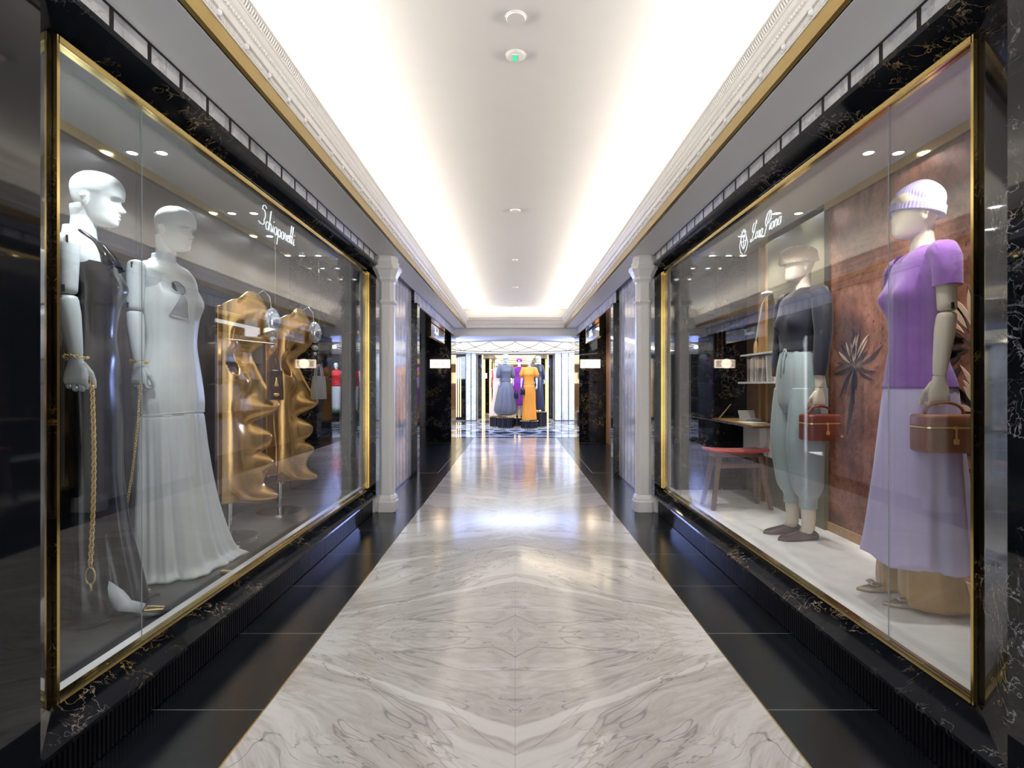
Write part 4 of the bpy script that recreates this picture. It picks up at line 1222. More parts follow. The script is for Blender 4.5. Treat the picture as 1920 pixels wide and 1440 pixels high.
b.tube([end + Vector((0, 0, -0.06)), end + Vector((0.004, 0, -0.09))], 0.005, 6)
b.build('clasp', M['gold'], ch, smooth=True)

# --- second figure: ivory gown
r2 = empty('mannequin', label='bald white mannequin in a sleeveless ivory satin gown that pools on the floor', cat='mannequin', group='mannequins in the left window')
place(r2, -1.84, 2.82, 0.2, 0.97, -0.16, 1.02)
add_head(r2, M['man_w'], turn=0.1, lean=0.15)
garment([t for t in TORSO if t[0] > 1.3], n=64, bust=0.02).build('torso', M['man_w'], r2, smooth=True)
a, wr2 = make_arm(1, r2, M['man_w'], curl=1.1, thumb=0.4)
chain_bracelet(r2, wr2 + Vector((0, 0, -0.004)))
IV = [(1.635, 0.060, 0.055, 0.061, 0, -0.045, 0), (1.618, 0.085, 0.062, 0.066, 0, -0.042, 0), (1.604, 0.128, 0.072, 0.073, 0, -0.034, 0), (1.57, 0.150, 0.083, 0.086, 0, -0.02, 0), (1.52, 0.150, 0.096, 0.096, 0, -0.012, 0.004), (1.46, 0.156, 0.112, 0.100, 0, -0.004, 0.006), (1.40, 0.158, 0.118, 0.098, 0, 0, 0.008), (1.32, 0.148, 0.110, 0.092, 0, 0, 0.008), (1.20, 0.135, 0.104, 0.094, 0, 0, 0.008), (1.10, 0.152, 0.110, 0.112, 0, 0, 0.008),
      (1.00, 0.176, 0.122, 0.136, 0, -0.005, 0.010), (0.90, 0.180, 0.128, 0.140, 0, 0, 0.022), (0.84, 0.170, 0.130, 0.135, 0, 0, 0.030), (0.828, 0.166, 0.128, 0.132, 0, 0, 0.020), (0.815, 0.170, 0.132, 0.136, 0, 0, 0.022),
      (0.6, 0.180, 0.142, 0.145, -0.012, 0.0, 0.055), (0.35, 0.205, 0.160, 0.160, -0.035, 0.0, 0.075), (0.15, 0.240, 0.180, 0.180, -0.065, 0.0, 0.09), (0.05, 0.270, 0.195, 0.195, -0.090, 0.0, 0.10), (0.022, 0.300, 0.215, 0.21, -0.105, 0.005, 0.10), (0.010, 0.312, 0.222, 0.215, -0.11, 0.005, 0.10), (0.003, 0.300, 0.212, 0.205, -0.11, 0.005, 0.10)]
shell(r2, 'ivory_gown', IV, M['silk'], bust=0.024, n=160, step=0.008, k=((6, 0.3, 0.9), (11, 1.1, 0.7), (19, 2.0, 0.45), (31, 0.4, 0.22)), seed=1.2)
def surf(rows, a, z, off=0.003, bust=0.024):
    rows = sorted(rows); zs = [r[0] for r in rows]
    hw, f, bk, cx, cy = [cr(zs, [r[j] for r in rows], z) for j in range(1, 6)]
    ca, sa = math.cos(a), math.sin(a)
    x = (hw + off) * math.copysign(abs(ca) ** .95, ca); y = ((f if sa > 0 else bk) + off) * math.copysign(abs(sa) ** .95, sa)
    if sa > 0: y += bust * g2(z - 1.41, 0.055) * (g2(x - .078, .048) + g2(x + .078, .048))
    return Vector((cx + x, cy + y, z))
a0 = math.radians(68)
kh = [surf(IV, a0 + 0.26 * math.cos(q), 1.475 + 0.036 * math.sin(q), 0.005) for q in np.linspace(-1.25, PI + 1.25, 20)]
kh = kh + [surf(IV, a0 - 0.12 - 0.24 * t, 1.44 - 0.11 * t, 0.006) for t in (0.3, 0.65, 1)] + [surf(IV, a0 - 0.36 + 0.72 * t, 1.33 - 0.015 * t, 0.006) for t in (0.25, 0.5, 0.75)] + [surf(IV, a0 + 0.36 - 0.24 * t, 1.315 + 0.125 * t, 0.006) for t in (0, 0.35, 0.7)]
b = MB(); b.tube(kh, 0.0030, 6, True); b.build('keyhole_trim', M['silk'], r2, smooth=True)
cen = surf(IV, a0, 1.42, 0.001)
b = MB(); b.loft([[surf(IV, a0 + 0.26 * r * math.cos(q), 1.475 + 0.036 * r * math.sin(q), 0.004) for q in [2 * PI * j / 24 for j in range(24)]] for r in (1.0, 0.7, 0.4, 0.05)])
b.loft([[surf(IV, a0 + (0.12 + 0.24 * t) * u, 1.44 - 0.115 * t, 0.004) for u in np.linspace(-1, 1, 9)] for t in np.linspace(0, 1, 7)], closed=False)
M['khole'] = mat('keyhole_backing', (0.46, 0.47, 0.46), 0.5)
b.build('keyhole_panel', M['khole'], r2, smooth=True)
b = MB(); b.tube([surf(IV, q, 0.829 + 0.012 * math.sin(q), 0.004) for q in [2 * PI * j / 60 for j in range(60)]], 0.0022, 5, True); b.build('waist_seam', M['silk'], r2, smooth=True)
# thin gold chain beside the gown, and toe tip
S2 = Matrix.Translation(r2.location) @ Matrix.Rotation(r2.rotation_euler.z, 4, 'Z') @ Matrix.Scale(1.02, 4)
h0 = S2 @ (wr2 + Vector((-0.015, 0.03, -0.10)))
b = MB()
for i in range(64):
    t = i / 64
    c = Vector((h0.x + 0.02 * math.sin(t * 3) - 0.02 * t, h0.y - 0.045 - 0.13 * t, h0.z - t * 0.80))
    u = Vector((1, -0.2, 0)).normalized() if i % 2 else Vector((0.35, 1, 0)).normalized()
    b.tube([c + Vector((0, 0, 0.0085)) * math.cos(q) + u * 0.0048 * math.sin(q) for q in [2 * PI * j / 8 for j in range(8)]], 0.0016, 5, True)
tag(b.build('gold_chain', M['gold'], None, smooth=True), 'thin gold chain hanging beside the ivory satin gown', 'chain')
b = shoe_mb(-0.03, 0.34, 0.12, 0, rise=0.02, wd=0.012, point=True); b.build('shoe_tip', M['gold'], r2, smooth=True)

# --- gold face sculptures
def face_sculpture(label, x, y, fx, fy, sc=1.0, cut=0.0):
    root = empty('face_sculpture', label=label, cat='sculpture', group='gold face sculptures')
    place(root, x, y, 0.2, fx, fy, sc)
    PZ = [0.0, 0.03, 0.10, 0.14, 0.20, 0.26, 0.31, 0.335, 0.38, 0.45, 0.51, 0.54, 0.575, 0.64, 0.70, 0.80, 0.92, 1.00, 1.06, 1.14, 1.22, 1.30, 1.36]
    PF = [0.20, 0.285, 0.215, 0.195, 0.215, 0.262, 0.225, 0.185, 0.235, 0.245, 0.165, 0.120, 0.195, 0.285, 0.265, 0.205, 0.150, 0.125, 0.185, 0.250, 0.245, 0.205, 0.17]
    SZ = [0.0, 0.1, 0.35, 0.6, 0.8, 1.0, 1.15, 1.36]
    SF = [0.10, 0.11, 0.10, 0.05, 0.075, 0.04, 0.13, 0.10]
    W = [0.17, 0.20, 0.21, 0.21, 0.22, 0.23, 0.24, 0.22]
    sg_ = [0.13, 0.12, 0.10, 0.085, 0.055, 0.05, 0.12, 0.14]
    nz, na = 150, 72
    vs = []; fs = []
    for i in range(nz + 1):
        z = 1.36 * i / nz
        F = cr(PZ, PF, z); sf = cr(SZ, SF, z); w_ = cr(SZ, W, z); sg = cr(SZ, sg_, z)
        for j in range(na + 1):
            th = math.radians(-112 + 224 * j / na)
            u = w_ * math.sin(th)
            v = sf * math.cos(th) if abs(th) < PI / 2 else 0.16 * math.cos(th)
            v += (F - sf) * g2(u, sg) if abs(th) < PI / 2 else 0
            # nostril wings, eye sockets, lip corners, brow folds
            if abs(th) < PI / 2:
                for s_ in (-1, 1):
                    v += 0.095 * g2(u - s_ * 0.080, 0.045) * g2(z - 0.625, 0.065)
                    v -= 0.06 * g2(u - s_ * 0.11, 0.06) * g2(z - 0.99, 0.07)
                    v += 0.03 * g2(u - s_ * 0.10, 0.06) * g2(z - 1.02, 0.022)
                    v += 0.035 * g2(u - s_ * 0.13, 0.07) * g2(z - 0.80, 0.08)
                v += 0.012 * math.sin(9 * u + 14 * z) * (1 if z > 1.05 else 0.3)
                v += 0.020 * math.sin(30 * z + 16 * u) * max(0, (z - 1.08)) * 3
            zz = z - 0.10 * (1 - math.cos(th)) * (1 if z < 0.12 else 0) * (1 - z / 0.12) * -1
            zz = z + 0.05 * max(0, 1 - z / 0.3) * (abs(u) / w_) ** 2
            zz += (0.03 * math.sin(2.2 * th + 0.6) - 0.05 * (abs(th) / 1.95) ** 4) * max(0, (z - 1.15) / 0.21)
            vs.append((u, v, 0.215 + zz))
    for i in range(nz):
        for j in range(na):
            # opening for the eye on each side
            z = 1.36 * (i + 0.5) / nz; th = -112 + 224 * (j + 0.5) / na
            if ((abs(th) - 78) / 26) ** 2 + ((z - 0.95) / 0.10) ** 2 < 1: continue
            a = i * (na + 1) + j
            fs.append((a, a + 1, a + na + 2, a + na + 1))
    b = MB(); b.add(vs, fs)
    b.build('face_shell', M['goldface'], root, smooth=True, solid=0.012)
    MB().tube([(0, 0.0, 0.012), (0, 0.0, 0.26)], 0.016, 12).box(-0.10, 0.10, -0.004, 0.004, 0.235, 0.25).build('pole', M['chrome'], root, smooth=True, sharp=40)
    MB().lathe([(0.17, 0.0), (0.17, 0.010), (0.165, 0.012), (0.001, 0.012)], (0, 0, 0), 40).build('mirror_base', M['chrome'], root, smooth=True, sharp=40)
    # large crystal ear drop hanging from a rod
    b = MB(); b.tube([(0.10, 0.13, 1.58), (0.10, 0.19, 1.62), (0.10, 0.225, 1.58), (0.10, 0.235, 1.50)], 0.004, 6)
    b.build('hanger', M['chrome'], root, smooth=True)
    M.setdefault('crystal', mat('crystal', (0.85, 0.9, 0.97), 0.04, 0.75))
    b = MB(); b.lathe([(0.002, 0.10), (0.03, 0.085), (0.05, 0.04), (0.055, 0.0), (0.045, -0.045), (0.02, -0.07), (0.002, -0.075)], (0.10, 0.24, 1.41), 20)
    b.ball((0.10, 0.24, 1.30), 0.026, 12, 8); b.ball((0.10, 0.24, 1.25), 0.017, 12, 8)
    b.build('crystal_drop', M['crystal'], root, smooth=True)
    return root
face_sculpture('large gold face sculpture on a pole, nearer of the two beside the ivory gown', -1.86, 3.44, 0.84, 0.54)
face_sculpture('large gold face sculpture on a pole, farther of the two, beside the silver tote', -1.86, 4.17, 0.80, 0.60)
# hanging bags beyond the faces
e = tote((-1.60, 4.30, 1.085), math.radians(55), 0.125, 0.19, 0.05, M['silver'], M['silver'], 'silver tote hanging on a thin wire beyond the farther gold face')
MB().tube([(0, 0, 0.24), (0, 0, 1.36)], 0.0012, 5).build('wire', M['chrome'], e)
e = tote((-1.60, 3.52, 1.10), math.radians(40), 0.10, 0.20, 0.05, M['bagblack'], M['bagblack'], 'black bag with gold nose and lips charms hanging between the two gold faces')
MB().tube([(0, 0, 0.26), (0, 0, 1.34)], 0.0012, 5).build('wire', M['chrome'], e)
b = MB(); b.loft([[(r_ * math.cos(q), -0.03 + -abs(r_) * 0.4 * math.sin(q), z) for q in [2 * PI * j / 10 for j in range(10)]] for z, r_ in ((0.15, 0.003), (0.12, 0.008), (0.10, 0.015), (0.09, 0.013))]).build('nose_charm', M['gold'], e, smooth=True)
b = MB(); b.ball((0, -0.032, 0.04), 0.02, 12, 8, (1, 0.35, 0.35)); b.ball((0, -0.032, 0.03), 0.017, 12, 8, (1, 0.35, 0.35)); b.build('lips_charm', M['gold'], e, smooth=True)

# --- vanity case handbags
def vanity(loc, rz, m, label, tilt=0.0):
    e = empty('vanity_bag', loc, rz=rz, label=label, cat='handbag')
    e.rotation_euler = (0, tilt, rz)
    w_, d, h = 0.225, 0.125, 0.16
    def rr(k, z, r=0.03):
        pts = []
        hw, hd = w_ / 2 * k, d / 2 * k
        for cx_, cy_, a_ in ((hw - r, hd - r, 0), (-hw + r, hd - r, 90), (-hw + r, -hd + r, 180), (hw - r, -hd + r, 270)):
            for q in range(5):
                t_ = math.radians(a_ + 90 * q / 4); pts.append((cx_ + r * math.cos(t_), cy_ + r * math.sin(t_), z))
        return pts
    MB().loft([rr(0.94, -h), rr(1.0, -h + 0.008), rr(1.0, -0.058)]).build('case_body', m, e, bevel=0.003, smooth=True, sharp=45)
    MB().loft([rr(1.0, -0.050), rr(1.0, -0.010), rr(0.93, 0.0)]).build('lid', m, e, bevel=0.003, smooth=True, sharp=45)
    z_ = MB().loft([rr(1.008, -0.0575), rr(1.008, -0.0505)]); z_.build('zipper', M['gold'], e)
    pts = [(0.078 * math.cos(a), 0, -0.002 + 0.052 * max(0, math.sin(a)) ** 0.8 if 0 < a < PI else -0.002) for a in np.linspace(0, PI, 15)]
    MB().tube(pts, 0.0065, 8).build('handle', m, e, smooth=True)
    fy = -d / 2 - 0.004
    MB().box(-0.006, 0.006, fy - 0.002, fy + 0.003, -0.062, -0.047).box(-0.004, 0.004, fy - 0.004, fy - 0.001, -0.10, -0.058).box(-0.010, 0.010, fy - 0.006, fy, -0.122, -0.100).build('clasp', M['gold'], e, bevel=0.001)
    tg = MB(); tg.tube([(0.074, -0.004, 0.002), (0.085, -0.04, -0.005), (0.086, fy - 0.003, -0.04), (0.086, fy - 0.004, -0.085)], 0.0025, 6)
    tg.box(0.070, 0.104, fy - 0.008, fy - 0.002, -0.125, -0.085)
    t_ = tg.build('tag', m, e)
    MB().box(0.080, 0.098, fy - 0.009, fy - 0.003, -0.138, -0.124).build('padlock', M['gold'], t_, bevel=0.002)
    return e

# --- third figure, right window: purple knit, lilac tunic, ochre trousers
r3 = empty('mannequin', label='faceless cream mannequin in a lilac beanie, purple knit top and long lilac skirt', cat='mannequin', group='mannequins in the right window')
place(r3, 1.865, 2.457, 0.2, -0.975, 0.15)
add_head(r3, M['man_c'], face=False, lean=0.0)
KN = [(1.640, 0.058, 0.055, 0.062, 0, -0.045, 0), (1.622, 0.088, 0.062, 0.068, 0, -0.042, 0), (1.612, 0.125, 0.070, 0.074, 0, -0.034, 0), (1.58, 0.176, 0.080, 0.086, 0, -0.022, 0), (1.52, 0.182, 0.092, 0.098, 0, -0.012, 0), (1.46, 0.166, 0.106, 0.103, 0, -0.004, 0), (1.40, 0.158, 0.112, 0.099, 0, 0, 0), (1.32, 0.142, 0.102, 0.09, 0, 0, 0.003), (1.20, 0.128, 0.094, 0.09, 0, 0, 0.004), (1.10, 0.148, 0.104, 0.110, 0, 0, 0.004), (1.02, 0.172, 0.112, 0.132, 0, -0.003, 0.005), (0.985, 0.180, 0.118, 0.138, 0, -0.003, 0.006)]
kn = shell(r3, 'purple_knit_top', KN, M['purple'], bust=0.028, n=96)
a, wr3 = make_arm(-1, r3, M['man_c'], curl=1.5, thumb=0.8, out=-0.01, drop=0.055)
for sg in (-1, 1):
    sl_ = MB().tube([(sg * 0.130, -0.02, 1.588), (sg * 0.165, -0.018, 1.578), (sg * 0.190, -0.015, 1.545), (sg * 0.198, -0.014, 1.48), (sg * 0.202, -0.013, 1.425)], [0.050, 0.056, 0.056, 0.053, 0.052], 28)
    sl_.build('sleeve', M['purple'], kn, smooth=True, sharp=60)
sk = [(1.02, 0.164, 0.10, 0.124, 0, -0.003, 0.004), (0.985, 0.176, 0.114, 0.134, 0, -0.003, 0.01), (0.8, 0.188, 0.135, 0.150, 0, 0, 0.03), (0.55, 0.200, 0.165, 0.175, 0, 0, 0.055), (0.3, 0.212, 0.190, 0.200, 0, 0, 0.075), (0.20, 0.218, 0.202, 0.212, 0, 0, 0.085)]
shell(r3, 'lilac_skirt', sk, M['lilac'], n=160, k=((5, 0.3, 1.0), (9, 1.1, 0.6), (17, 2.0, 0.35)), seed=0.5, hemwave=0.018)
for sg in (-1, 1):
    tr_ = garment([(0.42, 0.085, 0.085, 0.09, sg * 0.085, 0, 0.01), (0.20, 0.098, 0.105, 0.12, sg * 0.092, 0.0, 0.035), (0.06, 0.105, 0.115, 0.15, sg * 0.098, -0.005, 0.05), (0.018, 0.105, 0.112, 0.155, sg * 0.098, -0.008, 0.05)], n=72, seed=sg)
    tr_.build('trouser_leg', M['ochre'], r3, smooth=True)
    so = shoe_mb(sg * 0.088, 0.045 + (0.0 if sg < 0 else 0.03), 0.21, 0.0, rise=0.045, wd=0.036, point=True).build('shoe', M['taupe'], r3, smooth=True)
    yb = 0.115 + (0.0 if sg < 0 else 0.03)
    bw = MB()
    for s2 in (-1, 1):
        bw.box(sg * 0.088 + s2 * 0.003, sg * 0.088 + s2 * 0.034, yb - 0.016, yb + 0.016, 0.034, 0.043)
    bw.box(sg * 0.088 - 0.006, sg * 0.088 + 0.006, yb - 0.010, yb + 0.010, 0.032, 0.047)
    bw.box(sg * 0.088 - 0.026, sg * 0.088 + 0.026, yb - 0.012, yb + 0.012, 0.043, 0.050)
    bw.build('bow', M['taupe'], so, bevel=0.003)
# beanie
hat = MB(); rings = []
for k_ in range(26):
    t = k_ / 25
    z = 0.112 + 0.165 * t
    r_ = 1.0 if t < 0.42 else max(0.03, max(0, math.cos((t - 0.42) / 0.58 * PI / 2)) ** 0.62)
    r_ *= 1.07 if t < 0.26 else 1.0
    if 0.26 < t < 0.30: r_ *= 1.02
    rings.append([((0.081 + 0.0020 * math.cos(q * 48)) * r_ * math.cos(q), -0.012 + (0.104 + 0.0020 * math.cos(q * 48)) * r_ * math.sin(q) - 0.030 * t, z - 0.020 * math.sin(q) * (1 - t) * -1 + 0.014 * (1 if False else math.sin(q)) * 0) for q in [2 * PI * i / 192 for i in range(192)]])
hat.loft(rings); hat.xf(Matrix.Translation((0, 0.012, HEADZ - 0.004)))
hat.build('beanie', M['lilachat'], r3, smooth=True)

# --- fourth figure: crochet hat, dark knit, sage joggers
r4 = empty('mannequin', label='faceless cream mannequin in a crochet hat, dark top and sage joggers', cat='mannequin', group='mannequins in the right window')
place(r4, 1.885, 3.50, 0.2, -0.985, -0.12)
add_head(r4, M['man_c'], face=False, lean=0.0)
KN4 = [(z, hw + 0.008, f + 0.008, b_ + 0.008, cx, cy, fo) for z, hw, f, b_, cx, cy, fo in KN if z > 1.25] + [(1.22, 0.135, 0.105, 0.10, 0, 0, 0.01)]
kn = shell(r4, 'dark_knit_top', KN4, M['navy'], bust=0.02, n=96)
a, wr4 = make_arm(-1, r4, M['man_c'], curl=1.5, thumb=0.8, drop=0.11)
for sg in (-1, 1):
    MB().tube([(sg * 0.125, -0.02, 1.588), (sg * 0.165, -0.018, 1.580), (sg * 0.190, -0.015, 1.545), (sg * 0.20, -0.014, 1.45), (sg * 0.210, -0.012, 1.335), (sg * 0.214, 0.01, 1.14), (sg * 0.214, 0.018, 1.06)], [0.050, 0.058, 0.060, 0.058, 0.052, 0.044, 0.034], 28).build('sleeve', M['navy'], kn, smooth=True, sharp=60)
jg = shell(r4, 'sage_joggers', [(1.275, 0.122, 0.096, 0.094, 0, 0, 0.008), (1.245, 0.118, 0.092, 0.09, 0, 0, 0.01), (1.235, 0.125, 0.10, 0.096, 0, 0, 0.02), (1.10, 0.160, 0.118, 0.118, 0, 0, 0.02), (0.98, 0.176, 0.124, 0.134, 0, -0.003, 0.014), (0.88, 0.178, 0.12, 0.128, 0, 0, 0.01), (0.82, 0.165, 0.10, 0.11, 0, 0, 0)], M['sage'], n=120, k=((9, .3, 1), (17, 1, .6), (29, 2, .3)))
for sg in (-1, 1):
    lg = garment([(0.98, 0.085, 0.108, 0.118, sg * 0.088, 0, 0.0), (0.85, 0.092, 0.118, 0.120, sg * 0.088, 0.005, 0.015), (0.62, 0.090, 0.122, 0.110, sg * 0.086, 0.015, 0.02), (0.42, 0.082, 0.105, 0.098, sg * 0.082, 0.005, 0.025), (0.33, 0.078, 0.09, 0.088, sg * 0.08, 0, 0.035), (0.285, 0.062, 0.066, 0.066, sg * 0.08, -0.002, 0.02), (0.272, 0.054, 0.056, 0.058, sg * 0.08, -0.003, 0.0), (0.205, 0.050, 0.052, 0.054, sg * 0.08, -0.003, 0.0)], n=64, seed=sg * 2)
    lg.build('jogger_leg', M['sage'], jg, smooth=True)
    MB().tube([(sg * 0.08, -0.003, 0.23), (sg * 0.08, -0.006, 0.14), (sg * 0.08, -0.004, 0.08), (sg * 0.08, 0.02, 0.035)], [0.047, 0.042, 0.038, 0.036], 20).build('lower_leg', M['man_c'], r4, smooth=True)
    so = shoe_mb(sg * 0.08, 0.012, 0.265, 0.0, rise=0.062, wd=0.044)
    so = so.build('loafer', M['loafer'], r4, smooth=True)
dc = MB()
for s2, l in ((-1, 0.17), (1, 0.20)):
    dc.tube([(s2 * 0.006, 0.100, 1.245), (s2 * 0.018, 0.118, 1.20), (s2 * 0.014, 0.125, 1.245 - l)], 0.0032, 6)
dc.tube([(0.0, 0.100, 1.245), (-0.025, 0.112, 1.225), (-0.03, 0.115, 1.20), (0.0, 0.11, 1.24)], 0.003, 6)
dc.build('drawstring', M['sage'], jg, smooth=True)
hat = MB(); rings = []
for k_ in range(21):
    t = k_ / 20
    z = 0.122 + 0.118 * t
    r_ = (1.10 - 0.18 * t) * (1.0 if t < 0.6 else max(0.03, max(0, math.cos((t - 0.6) / 0.4 * PI / 2)) ** 0.55))
    rings.append([(0.088 * r_ * math.cos(q), -0.005 + 0.112 * r_ * math.sin(q), z + 0.010 * math.sin(q) * (1 - t) * -1) for q in [2 * PI * i / 40 for i in range(40)]])
hat.loft(rings, cap0=False); hat.xf(Matrix.Translation((0, 0.012, HEADZ)))
ho = hat.build('crochet_hat', M['crochet'], r4, smooth=True)
kt = MB()
for k_ in range(1, 15):
    t = k_ / 20 * 1.25
    z = 0.122 + 0.118 * t
    if t > 0.97: break
    r_ = (1.10 - 0.18 * t) * (1.0 if t < 0.6 else max(0.03, max(0, math.cos((t - 0.6) / 0.4 * PI / 2)) ** 0.55))
    for i in range(44):
        q = 2 * PI * (i + 0.5 * (k_ % 2)) / 44
        kt.ball((0.090 * r_ * math.cos(q), 0.007 + 0.114 * r_ * math.sin(q), HEADZ + z - 0.010 * math.sin(q) * (1 - t)), 0.0052, 6, 4, (1, 1, 0.75))
kt.build('crochet_knots', M['crochet'], ho, smooth=True)

def hand_world(root, wr, dz):
    Mx = Matrix.Translation(root.location) @ Matrix.Rotation(root.rotation_euler.z, 4, 'Z')
    return Mx @ (wr + Vector((0, 0, dz)))
p = hand_world(r3, wr3, -0.118)
vanity((p.x + 0.012, p.y - 0.012, p.z - 0.046), math.radians(-4), M['tan'], 'tan leather vanity bag with a gold zip, held by the mannequin in the lilac skirt')
p = hand_world(r4, wr4, -0.118)
vanity((p.x - 0.0, p.y - 0.012, p.z - 0.048), math.radians(8), M['cognac'], 'reddish brown vanity bag with gold clasp, held by the mannequin in sage joggers')

# ---------------------------------------------------------------- dressed figures in the rotunda
M['greyc'] = mat('grey_silk', (0.15, 0.14, 0.13), 0.45)
M['magenta'] = mat('violet_wool', (0.27, 0.035, 0.36), 0.7)
M['orange'] = mat('orange_crepe', (0.90, 0.30, 0.015), 0.6)
M['denim'] = mat('dark_navy_leather', (0.02, 0.022, 0.045), 0.35)
M['blush'] = mat('blush_silk', (0.72, 0.48, 0.36), 0.5)
M['pinkglove'] = mat('raspberry_glove', (0.65, 0.05, 0.13), 0.5)
M['red'] = mat('red_jacket', (0.70, 0.02, 0.03), 0.5)
M['whitecloth'] = mat('white_trousers', (0.8, 0.82, 0.85), 0.6)
M['pedrib'] = mat('pedestal_black', (0.012, 0.01, 0.014), 0.25)
M['hatc'] = mat('pale_aqua_hat', (0.55, 0.68, 0.68), 0.6)
M['foliage'] = mat('foliage_green', (0.08, 0.24, 0.05), 0.7)
def pedestal(x, y, h, r, label):
    e = empty('pedestal', (x, y, 0), label=label, cat='pedestal', group='ribbed pedestals in the rotunda')
    n = 72
    b = MB()
    b.prism_z([((r - (0.008 if i % 2 else 0)) * math.cos(2 * PI * i / n), (r - (0.008 if i % 2 else 0)) * math.sin(2 * PI * i / n)) for i in range(n)], 0.03, h - 0.02)
    b.build('drum', M['pedrib'], e)
    MB().lathe([(r + 0.005, h - 0.02), (r + 0.005, h), (0.001, h)], (0, 0, 0), 40).build('top', M['pedrib'], e)
    MB().lathe([(r + 0.008, 0), (r + 0.008, 0.03), (0.001, 0.03)], (0, 0, 0), 40).build('base', M['pedrib'], e)
    b = MB()
    for i in range(30):
        for zz in (0.015, h - 0.008):
            b.ball(((r + 0.008) * math.cos(2 * PI * i / 30), (r + 0.008) * math.sin(2 * PI * i / 30), zz), 0.011, 6, 4)
    b.build('gold_studs', M['gold'], e, smooth=True)
    return e
def figure(label, x, y, z, fx, fy, sc, skin, parts, hat=None, arms=(1, -1), group='dressed figures on pedestals', legs=None, glove=None, sleeve=None):
    r_ = empty('mannequin', label=label, cat='mannequin', group=group)
    place(r_, x, y, z, fx, fy, sc)
    add_head(r_, skin, face=True)
    garment([t for t in TORSO if t[0] > 1.3], n=48, bust=0.015).build('torso', skin, r_, smooth=True)
    for sg in arms:
        make_arm(sg, r_, glove or skin, curl=0.9, res=0.004, out=0.03)
        if sleeve:
            MB().tube([(sg * 0.12, -0.02, 1.588), (sg * 0.185, -0.018, 1.575), (sg * 0.21, -0.012, 1.47), (sg * 0.235, 0.0, sleeve[1] + 0.1), (sg * 0.235, 0.0, sleeve[1])], [0.052, 0.066, 0.072, 0.078, 0.06], 16).build('sleeve', sleeve[0], r_, smooth=True)
    for nm, rows, m, kw in parts: shell(r_, nm, rows, m, **kw)
    if legs:
        for sg in (-1, 1):
            MB().tube([(sg * 0.075, 0, legs), (sg * 0.075, -0.01, 0.4), (sg * 0.075, 0.0, 0.08), (sg * 0.075, 0.03, 0.03)], [0.055, 0.052, 0.032, 0.03], 14).build('leg', skin, r_, smooth=True)
            shoe_mb(sg * 0.075, 0.0, 0.23, 0.02, rise=0.05, wd=0.04, point=True).build('shoe', M['bagblack'], r_, smooth=True)
    if hat:
        MB().lathe(hat[1], (0, 0.01, HEADZ), 28).build('hat', hat[0], r_, smooth=True)
    return r_
TOPROWS = lambda d, lo: [(z, hw + d, f + d, b_ + d, cx, cy, fo) for z, hw, f, b_, cx, cy, fo in KN if z > lo]
BUCKET = [(0.135, 0.115), (0.105, 0.135), (0.092, 0.165), (0.088, 0.22), (0.06, 0.245), (0.002, 0.25)]
CAP = [(0.094, 0.125), (0.095, 0.17), (0.085, 0.215), (0.05, 0.24), (0.002, 0.246)]
pedestal(-0.267, 14.72, 0.31, 0.235, 'black ribbed round pedestal under the figure in the grey skirt')
pedestal(0.386, 14.60, 0.22, 0.235, 'lowest front black ribbed pedestal, under the figure in orange')
pedestal(0.66, 15.20, 0.44, 0.25, 'tallest black ribbed pedestal, behind the figure in orange')
pedestal(0.12, 15.45, 0.25, 0.24, 'black ribbed pedestal under the figure in violet, between and behind the front two')
pedestal(-0.50, 15.25, 0.30, 0.24, 'black ribbed pedestal partly behind the one under the grey skirt')
figure('mannequin in a grey jacket, full grey skirt and pale bucket hat on a round pedestal', -0.267, 14.72, 0.31, 0.35, -0.94, 0.905, M['man_w'],
       [('grey_jacket', TOPROWS(0.03, 1.05), M['greyc'], dict(bust=0.02)), ('grey_skirt', [(1.12, 0.14, 0.12, 0.12, 0, 0, 0.02), (0.9, 0.22, 0.2, 0.2, 0, 0, 0.05), (0.5, 0.30, 0.29, 0.29, 0, 0, 0.07), (0.2, 0.345, 0.33, 0.33, 0, 0, 0.06), (0.1, 0.29, 0.28, 0.28, 0, 0, 0.05), (0.06, 0.2, 0.2, 0.2, 0, 0, 0)], M['greyc'], dict(k=((12, 0, 1), (25, 1, .6))))],
       hat=(M['hatc'], BUCKET), sleeve=(M['greyc'], 1.20))
figure('mannequin in a long bright orange belted dress on the lowest front pedestal', 0.386, 14.60, 0.22, -0.2, -0.98, 0.905, M['man_w'],
       [('orange_top', TOPROWS(0.02, 1.05), M['orange'], dict(bust=0.02)), ('orange_skirt', [(1.15, 0.135, 0.11, 0.11, 0, 0, 0.02), (1.0, 0.18, 0.15, 0.15, 0, 0, 0.03), (0.5, 0.19, 0.17, 0.17, 0, 0, 0.05), (0.03, 0.22, 0.24, 0.2, 0, 0.02, 0.07)], M['orange'], dict(k=((8, 0, 1), (17, 1, .6))))],
       sleeve=(M['orange'], 1.32))
figure('mannequin seen from behind in a knee-length violet coat and violet cap', 0.12, 15.45, 0.25, 0.1, 0.99, 0.905, M['man_w'],
       [('violet_coat', TOPROWS(0.05, 1.3) + [(1.1, 0.235, 0.17, 0.18, 0, 0, 0.01), (0.7, 0.25, 0.19, 0.2, 0, 0, 0.02), (0.42, 0.22, 0.18, 0.19, 0, 0, 0.02), (0.40, 0.2, 0.16, 0.17, 0, 0, 0.0)], M['magenta'], {})],
       hat=(M['magenta'], CAP), arms=(), legs=0.5)
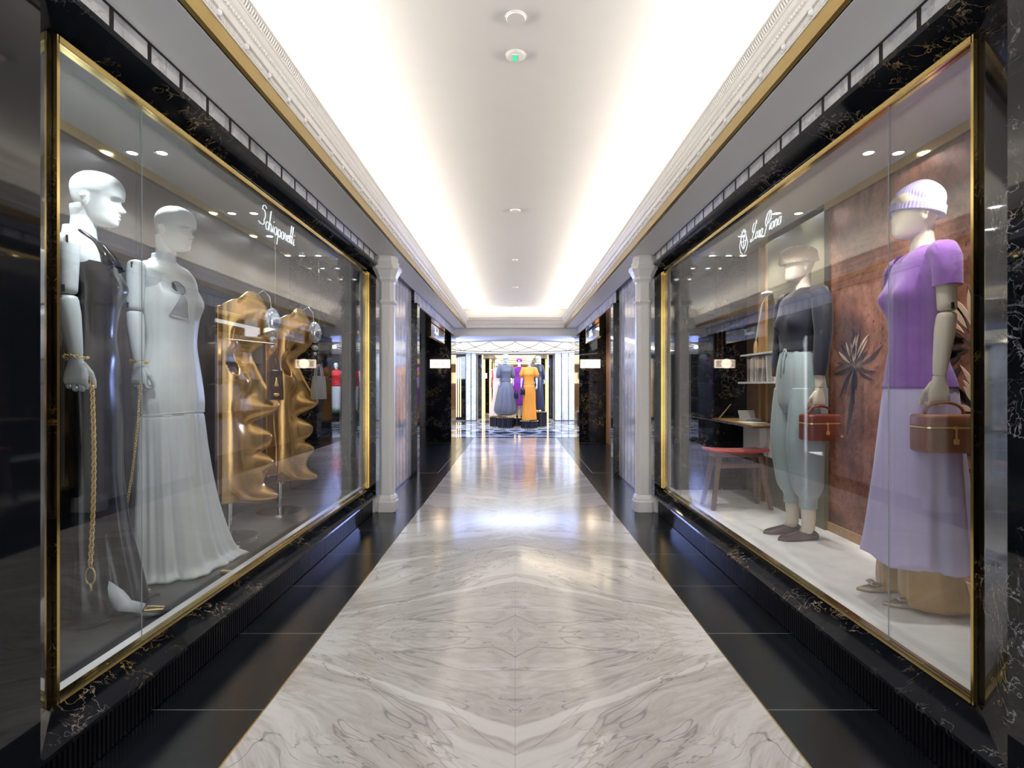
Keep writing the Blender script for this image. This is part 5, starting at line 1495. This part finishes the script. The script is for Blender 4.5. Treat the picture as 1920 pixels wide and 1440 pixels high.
figure('mannequin in a dark navy coat and cap on the tallest pedestal', 0.66, 15.20, 0.44, 0.6, -0.8, 0.83, M['man_w'],
       [('navy_coat', TOPROWS(0.03, 1.05) + [(1.0, 0.19, 0.14, 0.15, 0, 0, 0.01), (0.5, 0.2, 0.17, 0.18, 0, 0, 0.03), (0.06, 0.22, 0.2, 0.2, 0, 0, 0.04)], M['denim'], {})],
       hat=(M['hatc'], CAP), sleeve=(M['denim'], 1.12))
figure('mannequin in a blush gown with raspberry gloves, partly hidden behind the grey skirt', -0.50, 15.25, 0.30, -0.5, -0.86, 0.86, M['man_w'],
       [('blush_gown', TOPROWS(0.01, 1.05) + [(1.0, 0.17, 0.13, 0.14, 0, 0, 0.01), (0.5, 0.2, 0.2, 0.2, 0, 0, 0.05), (0.03, 0.31, 0.3, 0.3, 0, 0, 0.07)], M['blush'], {})],
       glove=M['pinkglove'])
tote((0.20, 14.50, 0.93), 0.2, 0.13, 0.16, 0.07, M['bagblack'], M['bagblack'], 'small black handbag in the hand of the figure in orange')
tote((0.03, 14.62, 0.82), -0.2, 0.14, 0.16, 0.07, M['bagblack'], M['bagblack'], 'small black handbag hanging beside the figure in the grey skirt')
# red jackets in the far window
rr_ = [('red_jacket', TOPROWS(0.02, 1.0), M['red'], dict(bust=0.02)), ('white_trousers', [(1.0, 0.17, 0.12, 0.13, 0, 0, 0.01), (0.6, 0.16, 0.13, 0.13, 0, 0, 0.02), (0.06, 0.15, 0.14, 0.14, 0, 0, 0.03)], M['whitecloth'], {})]
f1 = figure('mannequin in a red jacket and white trousers in the far window, nearest the pillar', 2.55, 17.55, 0.30, -0.3, -0.95, 0.86, M['man_w'], rr_, group='red jacket mannequins in the far window')
for i, (x_, y_, lb) in enumerate(((3.15, 17.6, 'mannequin in a red jacket and white trousers, middle of the far window'), (3.8, 17.55, 'mannequin in a red jacket and white trousers, farthest along the far window'))):
    c_ = copy_tree(f1); c_.location = (x_, y_, 0.30); c_['label'] = lb; c_.rotation_euler.z += 0.25 * (i + 1)
gr = MB(); rnd = random.Random(5)
for i in range(260):
    x_ = rnd.uniform(2.1, 4.6); y_ = rnd.uniform(17.35, 17.45); h_ = rnd.uniform(0.06, 0.2)
    gr.add([(x_ - 0.012, y_, 0.3), (x_ + 0.012, y_, 0.3), (x_ + rnd.uniform(-.05, .05), y_ + rnd.uniform(-.04, .04), 0.3 + h_)], [(0, 1, 2)])
tag(gr.build('grass', M['foliage'], None), 'green grass blades along the front of the far window plinth', 'grass', kind='stuff')
